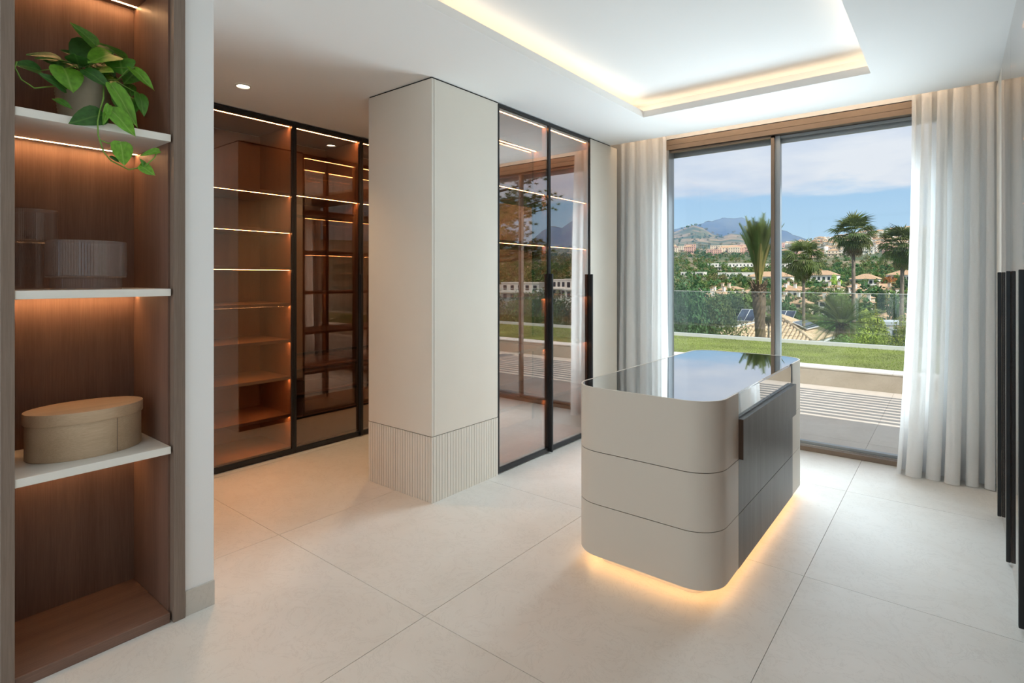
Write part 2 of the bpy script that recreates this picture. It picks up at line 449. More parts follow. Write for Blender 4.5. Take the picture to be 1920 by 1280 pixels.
# ---- walls
wb = MB(); wb.box(-4.95, -2.235, YW, 5.40, -0.1, 3.02); wb.box(0.01, 1.0, YW, 5.40, -0.1, 3.02); wb.box(-2.235, 0.01, YW, 5.40, 2.80, 3.02)
tag(wb.build('wall_window', 'wall_white'), kind='structure')
tag(box('wall_left', 'wall_white', (-5.10, -4.95, -2.4, 5.40, -0.1, 3.02)), kind='structure')
tag(box('wall_right', 'wall_white', (1.0, 1.15, -2.4, 5.40, -0.1, 3.02)), kind='structure')
bb = MB(); bb.box(-4.95, -2.37, -2.55, -2.4, -0.1, 3.02); bb.box(0.03, 1.0, -2.55, -2.4, -0.1, 3.02); bb.box(-2.37, 0.03, -2.55, -2.4, 2.72, 3.02)
tag(bb.build('wall_back', 'wall_white'), kind='structure')
nb = MB(); nb.box(-3.06, -2.575, -2.4, 0.388, 0, H); nb.box(-3.06, -2.575, 0.976, 1.097, 0, H); nb.box(-3.06, -3.03, 0.388, 0.976, 0, H)
wn_ = tag(nb.build('wall_niche', 'wall_white'), kind='structure')
tag(box('wall_passage_near', 'wall_white', (-4.95, -3.06, 0.55, 0.65, 0, H)), kind='structure')
tag(box('wall_passage_far', 'wall_white', (-4.95, XMR, 4.83, 4.95, 0, H)), kind='structure')
tag(box('baseboard_niche', 'base_stone', (-2.576, -2.566, 0.977, 1.098, 0, 0.108), bevel=0.002), kind='structure')
tag(box('baseboard_passage', 'base_stone', (-4.25, XMR, 4.818, 4.83, 0, 0.108)), kind='structure')

# ---- the sliding window
win = empty('window_1', (-1.11, YW, 0), kind='structure')
HEAD, WX0, WX1 = 2.697, -2.225, 0.0
hb = MB(); hb.box(WX0, WX1, YW, YW + 0.12, HEAD, 2.740); hb.box(WX0, WX1, YW, YW + 0.12, 2.7425, 2.792)
hb.build('head_frame', 'bronze_frame', win)
box('sill_track', 'bronze_frame', (WX0, WX1, YW, YW + 0.14, -0.10, 0.036), win)
box('track_rail', 'steel', (WX0 + 0.05, WX1 - 0.05, YW + 0.055, YW + 0.06, 0.036, 0.043), win)
box('jamb', 'grey_frame', (WX0, WX0 + 0.055, YW + 0.005, YW + 0.14, 0.036, HEAD), win)
box('jamb', 'grey_frame', (WX1 - 0.055, WX1, YW + 0.02, YW + 0.14, 0.036, HEAD), win)
# blind box outside, under the head
bl = MB()
for k in range(3): bl.box(WX0 + 0.05, WX1 - 0.05, YW + 0.145 + 0.02 * k, YW + 0.163 + 0.02 * k, HEAD - 0.055 + 0.012 * k, HEAD)
bl.build('blind_box', 'grey_frame', win)
def sash(x0, x1, y, side):
    s_ = MB()
    wl = 0.03
    s_.box(x0, x0 + (0.026 if side > 0 else 0.02), y, y + 0.045, 0.04, HEAD - 0.004); s_.box(x1 - (0.02 if side > 0 else 0.026), x1, y, y + 0.045, 0.04, HEAD - 0.004)
    s_.box(x0, x1, y, y + 0.045, 0.04, 0.062); s_.box(x0, x1, y, y + 0.045, HEAD - 0.022, HEAD - 0.004)
    o = s_.build('sash', 'bronze_frame' if side < 0 else 'grey_frame', win)
    box('pane', 'clear_glass', (x0 + 0.015, x1 - 0.015, y + 0.018, y + 0.026, 0.055, HEAD - 0.015), o)
    return o
sash(WX0 + 0.025, -1.218, YW + 0.026, -1)
sash(-1.204, WX1 - 0.055, YW + 0.075, 1)
box('interlock', 'grey_frame', (-1.222, -1.178, YW + 0.06, YW + 0.072, 0.04, HEAD - 0.004), win)

# ---- unseen window behind the camera, added to let in fill light
w2 = empty('added_window', (-1.17, -2.45, 0), kind='structure')
f2 = MB(); f2.box(-2.37, 0.03, -2.52, -2.43, 2.66, 2.72); f2.box(-2.37, 0.03, -2.52, -2.43, -0.1, 0.03)
for x in (-2.37, -1.2, -0.02): f2.box(x, x + 0.05, -2.52, -2.43, 0.03, 2.66)
f2.build('frame', 'bronze_frame', w2)
for x in (-2.33, -1.16): box('pane', 'clear_glass', (x, x + 1.15, -2.48, -2.472, 0.02, 2.67), w2)

# ---- curtains
def curtain(name, label, x0, x1, y, folds, flare, seed, zt=2.972):
    nu, nv = folds * 22, 34
    rnd = random.Random(seed); ph = [rnd.uniform(-0.5, 0.5) for _ in range(folds + 2)]; am = [rnd.uniform(0.6, 1.25) for _ in range(folds + 2)]
    v = []
    for j in range(nv + 1):
        t = j / nv; z = zt * (1 - t) + 0.004 * t
        for i in range(nu + 1):
            u = i / nu
            q = u * folds; k = int(q)
            a = (1 - (q - k)) * am[k] + (q - k) * am[k + 1]
            p = (1 - (q - k)) * ph[k] + (q - k) * ph[k + 1]
            ang = 2 * math.pi * (q + 0.10 * p * (0.4 + t)) + 0.5 * math.sin(2.1 * t + k * 1.7) * 0.25
            A = (0.040 + 0.038 * t) * a
            x = x0 + (x1 - x0) * u + flare(u, t) + 0.35 * A * math.sin(2 * ang)
            yy = y - A * math.cos(ang) + 0.012 * math.sin(5 * t + 9 * u)
            v.append((x, yy, z))
    f = []
    for j in range(nv):
        for i in range(nu):
            a = j * (nu + 1) + i
            f.append((a, a + nu + 1, a + nu + 2, a + 1))
    root = empty(name, ((x0 + x1) / 2, y, 0), label, 'curtain', 'sheer curtains at the sliding window')
    hemrow = int(nv * 0.965)
    c = MB().add(v, f).build('cloth', 'sheer', root, smooth=True)
    # doubled hem at the foot and heading tape under the track
    def band(n, z0, z1, off):
        vv, ff = [], []
        for j in (0, 1):
            for i in range(nu + 1):
                row = nv if z0 < 0.5 else 0
                row2 = hemrow if z0 < 0.5 else 1
                p0 = Vector(v[row * (nu + 1) + i]); p1 = Vector(v[row2 * (nu + 1) + i])
                q = p0 if j == 0 else p1
                vv.append((q.x, q.y + off, q.z))
        for i in range(nu): ff.append((i, i + 1, nu + 2 + i, nu + 1 + i))
        MB().add(vv, ff).build(n, 'sheer', root, smooth=True)
    band('hem', 0.0, 0.1, 0.004)
    box('track', 'shelf_white', (x0 - 0.02, x1 + 0.02, y - 0.012, y + 0.012, zt, zt + 0.013), root)
    return root
curtain('curtain', 'sheer white curtain hanging beside the cream panel, left of the window', -2.595, -2.125, 5.035, 4, lambda u, t: 0.0 + 0.035 * t * (u - 0.3), 3)
curtain('curtain', 'sheer white curtain with a flared hem, right of the window beside black handles', -0.235, 0.215, 5.035, 5, lambda u, t: -0.10 * t * t * (1 - u) ** 1.3, 5)

# ================================================================== WARDROBES
def led(parent, x0, x1, y0, y1, z0, z1, mat='led_warm', name='led_strip'):
    return box(name, mat, (x0, x1, y0, y1, z0, z1), parent)
def glass_door(parent, xf, s, y0, y1, handle=None, z0=0.012, z1=H - 0.012, top=0.03, stile=0.019, handle_proud=0.030, flush=False):
    """framed bronze-glass door; s = +1 when the front faces +X; handle: y of the long black pull"""
    f = MB(); a, b = (xf - s * 0.0055 if flush else xf), xf - s * 0.022
    f.box(a, b, y0, y0 + stile, z0, z1); f.box(a, b, y1 - stile, y1, z0, z1)
    f.box(a, b, y0 + stile, y1 - stile, z0, z0 + 0.034); f.box(a, b, y0 + stile, y1 - stile, z1 - top, z1)
    d = f.build('door', 'black_metal', parent)
    if flush: box('glass_pane', 'bronze_glass', (xf, xf - s * 0.005, y0, y1, z0, z1), d)
    else: box('glass_pane', 'bronze_glass', (xf - s * 0.008, xf - s * 0.013, y0 + 0.012, y1 - 0.012, z0 + 0.02, z1 - 0.02), d)
    if handle is not None:
        hb_ = MB(); hb_.box(xf + s * 0.0005, xf + s * handle_proud, handle - 0.011, handle + 0.011, 0.012, 1.485)
        h = hb_.build('handle', 'black_metal', d, bevel=0.003)
    return d
SH = (2.150, 1.845, 1.540, 1.245, 0.945, 0.640, 0.330)
def shelf_led(parent, xf, s, depth, y0, y1, z, th=0.026, back=True, ledmat='led_warm'):
    xa = xf - s * 0.030
    xb = xf - s * (depth - 0.02) if back else xf - s * (depth - 0.030)
    sh = box('shelf', 'walnut_flat', (xa, xb, y0 + 0.019, y1 - 0.019, z - th, z), parent, bevel=0.0015, seg=1)
    led(sh, xa - s * 0.012, xa - s * 0.019, y0 + 0.02, y1 - 0.02, z - th - 0.0006, z - th + 0.002, ledmat)
    return sh
def bay(label, xf, s, depth, y0, y1, shelves, handle=None, drawers=False, group=None, handle_proud=0.030, flush=False, ledmat='led_warm'):
    xb = xf - s * depth
    t = empty('glass_wardrobe', ((xf + xb) / 2, (y0 + y1) / 2, 0), label, 'wardrobe', group)
    box('back_panel', 'walnut', (xb, xb + s * 0.018, y0 + 0.018, y1 - 0.018, 0.06, H - 0.055), t)
    box('side_panel', 'walnut', (xb, xf - s * 0.024, y0 + 0.0005, y0 + 0.018, 0.0, H - 0.012), t)
    box('side_panel', 'walnut', (xb, xf - s * 0.024, y1 - 0.018, y1 - 0.0005, 0.0, H - 0.012), t)
    tp = box('top_panel', 'walnut_flat', (xb, xf - s * 0.024, y0 + 0.018, y1 - 0.018, H - 0.045, H - 0.012), t)
    led(tp, xf - s * 0.040, xf - s * 0.052, y0 + 0.02, y1 - 0.02, H - 0.0456, H - 0.043, ledmat)
    box('base_panel', 'walnut_flat', (xb, xf - s * 0.024, y0 + 0.018, y1 - 0.018, 0.0, 0.06), t)
    for z in shelves: shelf_led(t, xf, s, depth, y0, y1, z, ledmat=ledmat)
    if drawers:
        x1_ = xf - s * 0.045
        dw = box('drawer', 'walnut', (x1_, xb + s * 0.03, y0 + 0.022, y1 - 0.022, 0.064, 0.262), t, bevel=0.002, seg=1)
        box('drawer_gap', 'black_gap', (x1_ - s * 0.004, xb + s * 0.03, y0 + 0.02, y1 - 0.02, 0.262, 0.274), dw)
        for zb_, zt_ in ((0.280, 0.462), (0.470, 0.682), (0.690, 0.820)):
            d2 = MB(); d2.box(x1_, xb + s * 0.03, y0 + 0.024, y1 - 0.024, zb_, zb_ + 0.014)
            d2 = d2.build('drawer', 'walnut_flat', t)
            box('drawer_front', 'smoky_glass', (x1_, x1_ - s * 0.006, y0 + 0.026, y1 - 0.026, zb_ + 0.014, zt_ - 0.022), d2)
            box('drawer_rail', 'black_metal', (x1_ + s * 0.002, x1_ - s * 0.012, y0 + 0.022, y1 - 0.022, zt_ - 0.022, zt_), d2)
        box('hanging_rail', 'black_metal', (xf - s * depth * 0.5, xf - s * (depth * 0.5 + 0.012), y0 + 0.018, y1 - 0.018, 1.985, 2.010), t)
    glass_door(t, xf, s, y0 + 0.0015, y1 - 0.0015, handle, top=0.032, handle_proud=handle_proud, flush=flush)
    return t
LB = (1.12, 1.785, 2.445, 3.107, 3.77, 4.43, 4.828)
G1 = 'glass-fronted wardrobes along the passage'
bay('glass-fronted wardrobe half hidden behind the white wall end', XL, 1, 0.55, LB[0], LB[1], SH, None, False, G1)
bay('glass-fronted wardrobe of seven lit walnut shelves beside the white wall end', XL, 1, 0.55, LB[1], LB[2], SH, None, False, G1)
bay('glass-fronted wardrobe with drawers and hanging rail, second along the passage', XL, 1, 0.55, LB[2], LB[3], (2.164,), LB[3] - 0.012, True, G1)
bay('glass-fronted wardrobe showing as a sliver beside the cream column', XL, 1, 0.55, LB[3], LB[4], (2.164,), None, True, G1)
bay('glass-fronted wardrobe behind the cream column, fourth along the passage', XL, 1, 0.55, LB[4], LB[5], SH, LB[5] - 0.012, False, G1)
tag(box('trim_1', 'beige_lacquer', (XL - 0.02, XL, LB[5], 4.828, 0, H - 0.012)), kind='structure')
tag(box('trim_2', 'beige_lacquer', (XL - 0.55, XL, 0.652, LB[0], 0, H - 0.012)), kind='structure')

# see-through double-sided bank beside the column
MS = (2.164, 1.738, 1.303, 0.883, 0.463)
def through_bay(label, y0, y1, solid):
    t = empty('display_wardrobe', ((XM + XMR) / 2, (y0 + y1) / 2, 0), label, 'wardrobe', 'see-through wardrobes between room and passage')
    d = XM - XMR
    tp = box('top_panel', 'walnut_flat', (XMR + 0.024, XM - 0.024, y0 + 0.002, y1 - 0.002, H - 0.045, H - 0.012), t)
    led(tp, XM - 0.050, XM - 0.038, y0 + 0.02, y1 - 0.02, H - 0.0456, H - 0.043)
    led(tp, XMR + 0.038, XMR + 0.050, y0 + 0.02, y1 - 0.02, H - 0.0456, H - 0.043)
    box('base_panel', 'walnut_flat', (XMR + 0.024, XM - 0.024, y0 + 0.002, y1 - 0.002, 0.0, 0.06), t)
    for (a, side) in ((y0 + 0.001, 0), (y1 - 0.021, 1)):
        if solid == side:
            box('side_panel', 'walnut', (XMR + 0.024, XM - 0.024, a, a + 0.020, 0.06, H - 0.045), t)
        else:
            for xx in (XM - 0.064, XMR + 0.024): box('post', 'walnut', (xx, xx + 0.04, a, a + 0.020, 0.06, H - 0.045), t)
    for z in MS: shelf_led(t, XM, 1, d, y0 + 0.002, y1 - 0.002, z, 0.024, back=False)
    glass_door(t, XM, 1, y0 + 0.0015, y1 - 0.0015, y1 - (0.012 if solid else -0.000) , top=0.022, stile=0.014)
    glass_door(t, XMR, -1, y0 + 0.0015, y1 - 0.0015, None, top=0.03)
    return t
through_bay('see-through glass wardrobe joining the cream column, nearer door', SEAM[0], SEAM[1], 0)
through_bay('see-through glass wardrobe next to the cream panel, farther door', SEAM[1], SEAM[2], 1)
pan = empty('cream_panel', (XM - 0.3, 4.63, 0), 'narrow tall cream panel between glass doors and left curtain', 'wall panel')
MB().box(XM - 0.02, XM, SEAM[2] + 0.002, 4.955, 0, H - 0.010).build('panel', 'beige_lacquer', pan, bevel=0.001, seg=1)
box('end_panel', 'beige_lacquer', (XMR, XM - 0.02, 4.935, 4.955, 0, H - 0.010), pan)
box('shadow_gap', 'black_gap', (XMR, XM - 0.006, SEAM[2] + 0.002, 4.83, H - 0.010, H - 0.001), pan)

# cream column with a fluted foot
col = empty('column_cabinet', ((XM + XMR) / 2, (YC + SEAM[0]) / 2, 0), 'tall cream column cabinet with a fluted foot in the middle of the room', 'cabinet')
FZ = 0.426
box('core', 'beige_lacquer', (XMR + 0.004, XM - 0.014, YC + 0.014, SEAM[0] - 0.001, 0.0, H - 0.012), col)
box('front_panel', 'beige_lacquer', (XMR + 0.001, XM - 0.0005, YC, YC + 0.018, FZ + 0.003, H - 0.010), col, bevel=0.0015, seg=1)
box('door', 'beige_lacquer', (XM - 0.018, XM, YC + 0.021, SEAM[0] - 0.004, FZ + 0.003, H - 0.010), col, bevel=0.0015, seg=1)
box('shadow_gap', 'black_gap', (XMR + 0.004, XM - 0.006, YC + 0.006, SEAM[0], H - 0.011, H - 0.001), col)
box('foot_backing', 'slat_gap_shade', (XMR + 0.004, XM - 0.009, YC + 0.009, SEAM[0] - 0.002, 0.0, FZ), col)  # dark colour puts the shade between the slats into the backing
n1, n2 = 26, 25
pa = (XM - 0.012 - XMR) / n1; pb = (SEAM[0] - 0.003 - (YC + 0.012)) / n2
ma_ = MB().box(0, pa - 0.0036, 0, 0.010, 0, FZ - 0.001).mesh('slat', (0, 0, 0), ('beige_lacquer',))
mb_ = MB().box(0, 0.010, 0, pb - 0.0036, 0, FZ - 0.001).mesh('slat', (0, 0, 0), ('beige_lacquer',))
o0 = wloc(col)
for i in range(n1): inst('slat', ma_, col, Vector((XMR + 0.001 + i * pa, YC, 0)) - o0)
for i in range(n2): inst('slat', mb_, col, Vector((XM - 0.010, YC + 0.0155 + i * pb, 0)) - o0)
box('corner_slat', 'beige_lacquer', (XM - 0.0115, XM, YC, YC + 0.0120, 0, FZ - 0.001), col)

# bank along the right-hand wall
RB = (1.06, 1.74, 2.417, 3.094, 3.771, 4.459)
G2 = 'glass-fronted wardrobes along the right-hand wall'
names = ['glass-fronted wardrobe at the right edge, nearest the camera', 'glass-fronted wardrobe at the right edge, second from the camera', 'glass-fronted wardrobe at right whose black handle is cut by the frame edge', 'glass-fronted wardrobe at right with the middle one of three black handles', 'glass-fronted wardrobe at right with the black handle nearest the curtain']
for k in range(5):
    t = bay(names[k], XR, -1, 0.6, RB[k], RB[k + 1], (2.164, 1.845, 1.54, 1.245, 0.945, 0.640, 0.330), RB[k + 1] - 0.012, False, G2, handle_proud=0.0185, flush=True, ledmat='led_soft')
rp = empty('cream_panel', (XR + 0.3, 4.64, 0), 'narrow cream filler panel behind the right curtain', 'wall panel')
box('panel', 'beige_lacquer', (XR + 0.002, XR + 0.02, 4.461, 4.955, 0, H - 0.010), rp)
box('end_panel', 'beige_lacquer', (XR + 0.02, 0.95, 4.935, 4.955, 0, H - 0.010), rp)
tag(box('trim_3', 'beige_lacquer', (XR, 1.0, -2.39, RB[0] - 0.002, 0, H - 0.012)), kind='structure')

# ================================================================== SHELF NICHE
nic = empty('shelf_niche', (-2.78, 0.68, 0), 'tall walnut shelf niche with white shelves and warm light lines at left', 'shelving')
box('side_panel', 'walnut', (-3.025, -2.600, 0.392, 0.4265, 0, H - 0.004), nic)
box('side_panel', 'walnut', (-3.025, -2.600, 0.922, 0.972, 0, H - 0.004), nic)
box('front_jamb', 'walnut_face', (-2.600, -2.561, 0.389, 0.4262, 0, H - 0.003), nic, bevel=0.001, seg=1)
box('front_jamb', 'walnut_face', (-2.600, -2.561, 0.930, 0.975, 0, H - 0.003), nic, bevel=0.001, seg=1)
box('back_panel', 'walnut', (-3.025, -3.005, 0.4265, 0.922, 0, H - 0.004), nic)
nt_ = box('top_panel', 'walnut', (-3.005, -2.575, 0.4265, 0.922, 2.705, H - 0.004), nic)
box('base_panel', 'walnut_flat', (-3.005, -2.575, 0.4265, 0.922, 0.0, 0.042), nic, bevel=0.002, seg=1)
led(nt_, -2.968, -2.958, 0.428, 0.920, 2.7042, 2.707, 'led_niche')
for zt_ in (2.052, 1.405, 0.743):
    s_ = box('shelf', 'shelf_white', (-3.005, -2.566, 0.427, 0.9215, zt_ - 0.0305, zt_), nic, bevel=0.0012, seg=1)
    led(s_, -2.968, -2.958, 0.428, 0.920, zt_ - 0.0312, zt_ - 0.0285, 'led_niche')

# ================================================================== ISLAND
def rrect(x0, x1, y0, y1, r, n=10):
    P = []
    for cx_, cy_, a0 in ((x1 - r, y0 + r, -90), (x1 - r, y1 - r, 0), (x0 + r, y1 - r, 90), (x0 + r, y0 + r, 180)):
        for k in range(n + 1):
            a = R(a0 + 90 * k / n); P.append((cx_ + r * math.cos(a), cy_ + r * math.sin(a)))
    return P
IX0, IX1, IY0, IY1, IZ0, IZ1 = -1.535, -0.795, 2.405, 4.215, 0.07, 0.905
WY0, WY1 = 2.724, 3.855
isl = empty('dressing_island', ((IX0 + IX1) / 2, (IY0 + IY1) / 2, 0), 'rounded cream dressing island with glass top and glowing plinth', 'island')
RAD = 0.15
def island_outline(inset, open_right):
    r = max(0.02, RAD - inset)
    P = rrect(IX0 + inset, IX1 - inset, IY0 + inset, IY1 - inset, r)
    if not open_right: return P
    # start on the right side behind the opening, run round the back, left and front, end before the opening
    n = 11
    Q = [(IX1 - inset, WY1)] + P[n:] + P[:n] + [(IX1 - inset, WY0)]
    return Q
g = 0.0018
for (z0, z1) in ((IZ0, 0.3265 - g), (0.3265 + g, 0.588 - g)):
    o = MB().ring(island_outline(0, True), island_outline(0.02, True), z0, z1, closed=False).build('body_section', 'island_lacquer', isl)
    smooth_by_angle(o, 30)
o = MB().ring(island_outline(0, True), island_outline(0.008, True), 0.588 + g, IZ1, closed=False).build('body_section', 'island_lacquer', isl); smooth_by_angle(o, 30)
MB().prism(island_outline(0.021, False), IZ0 + 0.004, 0.60).build('carcass', 'black_gap', isl)
o = MB().prism(island_outline(0.004, False), IZ0, IZ0 + 0.004).build('bottom_board', 'island_lacquer', isl)
MB().prism(island_outline(0.010, False), 0.775, 0.785).build('jewellery_tray', 'cream_lining', isl)
MB().prism(island_outline(0.0085, False), IZ1 - 0.009, IZ1 - 0.001).build('glass_top', 'top_glass', isl)
box('glass_side', 'top_glass', (IX1 - 0.011, IX1 - 0.004, WY0, WY1, 0.788, IZ1 - 0.0095), isl)
box('glass_trim', 'grey_frame', (IX1 - 0.012, IX1 - 0.002, WY0, WY1, 0.781, 0.7875), isl)
box('glass_post', 'grey_frame', (IX1 - 0.012, IX1 - 0.001, WY1 - 0.008, WY1, 0.7875, IZ1 - 0.0095), isl)
df = MB(); df.box(IX1 - 0.004, IX1 + 0.022, WY0 + 0.001, WY1, 0.588, 0.780)
df = df.build('drawer_front', 'grey_oak', isl, bevel=0.0012, seg=1)
box('edge_band', 'dark_oak_edge', (IX1 + 0.0005, IX1 + 0.0215, WY0 - 0.0006, WY0 + 0.0012, 0.590, 0.778), df)
for (z0, z1) in ((IZ0 - 0.002, 0.3265 - g), (0.3265 + g, 0.586)):
    box('drawer_front', 'grey_oak', (IX1 - 0.02, IX1 + 0.0005, WY0 + 0.001, WY1, z0, z1), isl)
pl = MB().prism(rrect(IX0 + 0.10, IX1 - 0.10, IY0 + 0.10, IY1 - 0.10, 0.07), 0, IZ0).build('plinth', 'island_lacquer', isl); smooth_by_angle(pl, 30)
MB().ring(rrect(IX0 + 0.045, IX1 - 0.045, IY0 + 0.045, IY1 - 0.045, 0.11), rrect(IX0 + 0.055, IX1 - 0.055, IY0 + 0.055, IY1 - 0.055, 0.10), IZ0 - 0.006, IZ0 - 0.0005).build('led_strip', 'led_plinth', isl)

# ================================================================== DOWNLIGHTS
def downlight(x, y, label):
    t = empty('downlight', (x, y, H - 0.012), label, 'ceiling lamp', 'recessed downlights over the passage')
    seg = 32
    MB().lathe([(0.050, 0.0115), (0.050, 0.003), (0.042, 0.0025), (0.040, 0.0115)], (x, y, H - 0.012), seg).build('trim_ring', 'shelf_white', t, smooth=True)
    MB().lathe([(0.0005, 0.0105), (0.0405, 0.0105), (0.0405, 0.0112)], (x, y, H - 0.012), seg).build('lamp_disc', 'lamp_disc', t)
    d = bpy.data.lights.new('downlight_lamp', 'SPOT'); d.energy = 36; d.color = (1.0, 0.66, 0.36); d.spot_size = R(118); d.spot_blend = 0.7; d.shadow_soft_size = 0.04
    l = bpy.data.objects.new('downlight_lamp', d); COL.objects.link(l); l.parent = t; l.location = (0, 0, -0.012)
    return t
downlight(-3.735, 1.78, 'round recessed downlight in the passage ceiling near the white wall end')
downlight(-3.78, 3.108, 'round recessed downlight seen mirrored in the passage wardrobe glass')
downlight(-3.75, 4.35, 'round recessed downlight hidden behind the cream column')

# ================================================================== THINGS ON THE SHELVES
plain('pot_stoneware', (0.36, 0.31, 0.235), 0.85, var=0.06, vscale=25)
plain('soil', (0.05, 0.035, 0.025), 0.95, var=0.3, vscale=60)
plain('stem_green', (0.16, 0.30, 0.05), 0.5)
plain('stem_brown', (0.10, 0.12, 0.03), 0.6)
def leafmat(name, c, vein):
    m, nt, p = newmat(name)
    tc = N(nt, 'ShaderNodeTexCoord'); sp = N(nt, 'ShaderNodeSeparateXYZ'); nt.links.new(tc.outputs['Object'], sp.inputs[0])
    ab = N(nt, 'ShaderNodeMath', operation='ABSOLUTE'); nt.links.new(sp.outputs['X'], ab.inputs[0])
    mr = N(nt, 'ShaderNodeMapRange'); mr.inputs['From Min'].default_value = 0.0; mr.inputs['From Max'].default_value = 0.05
    nt.links.new(ab.outputs[0], mr.inputs['Value'])
    n = N(nt, 'ShaderNodeTexNoise'); n.inputs['Scale'].default_value = 5.0; nt.links.new(tc.outputs['Object'], n.inputs['Vector'])
    r = N(nt, 'ShaderNodeValToRGB'); r.color_ramp.elements[0].color = (*[x * 0.8 for x in c], 1); r.color_ramp.elements[1].color = (*[x * 1.2 for x in c], 1)
    r.color_ramp.elements[0].position = 0.35; r.color_ramp.elements[1].position = 0.65
    nt.links.new(n.outputs['Fac'], r.inputs[0])
    mx = N(nt, 'ShaderNodeMix', data_type='RGBA'); mx.inputs['A'].default_value = (*vein, 1)
    nt.links.new(mr.outputs[0], mx.inputs['Factor']); nt.links.new(r.outputs[0], mx.inputs['B'])
    nt.links.new(mx.outputs['Result'], p.inputs['Base Color']); p.inputs['Roughness'].default_value = 0.38
    p.inputs['Subsurface Weight'].default_value = 0.0
    tl = N(nt, 'ShaderNodeBsdfTranslucent'); nt.links.new(mx.outputs['Result'], tl.inputs['Color'])
    ms = N(nt, 'ShaderNodeMixShader'); ms.inputs[0].default_value = 0.25
    o = nt.nodes['Material Output']; nt.links.new(p.outputs[0], ms.inputs[1]); nt.links.new(tl.outputs[0], ms.inputs[2]); nt.links.new(ms.outputs[0], o.inputs[0])
leafmat('leaf_dark', (0.045, 0.15, 0.028), (0.10, 0.24, 0.05))
leafmat('leaf_mid', (0.085, 0.26, 0.03), (0.17, 0.36, 0.07))
leafmat('leaf_bright', (0.16, 0.40, 0.035), (0.28, 0.52, 0.09))
LEAVES = [((-2.74,0.704,2.402),(-2.72,0.621,2.461),0.42,1),((-2.72,0.588,2.3),(-2.66,0.477,2.281),0.38,0),((-2.8,0.661,2.357),(-2.8,0.603,2.369),0.45,0),((-2.76,0.712,2.41),(-2.7,0.638,2.289),0.75,0),((-2.7,0.753,2.367),(-2.64,0.654,2.301),0.62,2),((-2.86,0.844,2.421),(-2.84,0.74,2.456),0.3,1),((-2.66,0.514,2.223),(-2.62,0.435,2.22),0.62,0),((-2.65,0.586,2.172),(-2.62,0.504,2.205),0.5,0),((-2.72,0.65,2.277),(-2.66,0.563,2.269),0.45,0),((-2.67,0.586,2.255),(-2.61,0.603,2.159),0.72,2),((-2.66,0.65,2.263),(-2.6,0.72,2.206),0.42,0),((-2.7,0.686,2.292),(-2.66,0.713,2.26),0.55,1),((-2.7,0.778,2.357),(-2.66,0.775,2.284),1.0,1),((-2.66,0.808,2.319),(-2.58,0.865,2.233),0.3,2),((-2.72,0.841,2.327),(-2.68,0.786,2.257),0.6,1),((-2.68,0.743,2.24),(-2.62,0.787,2.181),0.5,1),((-2.62,0.727,2.217),(-2.555,0.801,2.057),0.26,2),((-2.66,0.78,2.187),(-2.6,0.75,2.121),0.7,1),((-2.64,0.829,2.212),(-2.58,0.83,2.113),0.34,1),((-2.64,0.554,2.122),(-2.6,0.599,2.091),0.42,1),((-2.58,0.684,2.081),(-2.545,0.575,2.025),0.52,0),((-2.575,0.71,2.107),(-2.535,0.788,2.015),0.46,2),((-2.575,0.705,2.122),(-2.54,0.678,2.035),0.22,2),((-2.545,0.735,1.979),(-2.525,0.744,1.889),0.62,2),((-2.545,0.702,1.918),(-2.535,0.733,1.899),0.5,0),((-2.535,0.865,1.969),(-2.535,0.799,1.941),0.32,2),((-2.535,0.799,1.897),(-2.52,0.85,1.867),0.72,2),((-2.54,0.817,1.901),(-2.53,0.798,1.925),0.6,1),((-2.66,0.804,2.196),(-2.6,0.804,2.126),0.5,1),((-2.78,0.743,2.287),(-2.7,0.672,2.225),0.5,0),((-2.74,0.686,2.323),(-2.68,0.721,2.289),0.6,0),((-2.74,0.628,2.299),(-2.7,0.591,2.226),0.5,0),((-2.8,0.753,2.351),(-2.76,0.78,2.293),0.5,1),((-2.82,0.686,2.398),(-2.84,0.732,2.457),0.4,0),((-2.74,0.822,2.275),(-2.7,0.821,2.215),0.5,1),((-2.78,0.589,2.318),(-2.76,0.517,2.299),0.3,1)]
VINES = [[(-2.66,0.711,2.227),(-2.6,0.695,2.156),(-2.57,0.675,2.093),(-2.548,0.662,2.046),(-2.545,0.663,1.994),(-2.545,0.68,1.934),(-2.542,0.703,1.903),(-2.54,0.762,1.877),(-2.535,0.813,1.896),(-2.535,0.85,1.939),(-2.535,0.86,1.966)], [(-2.545,0.666,1.978),(-2.545,0.694,1.969),(-2.545,0.735,1.979)], [(-2.7,0.657,2.233),(-2.66,0.55,2.174),(-2.63,0.492,2.145),(-2.62,0.453,2.164),(-2.62,0.436,2.202),(-2.62,0.441,2.225)], [(-2.7,0.721,2.251),(-2.68,0.767,2.265),(-2.66,0.793,2.308),(-2.65,0.817,2.322)]]
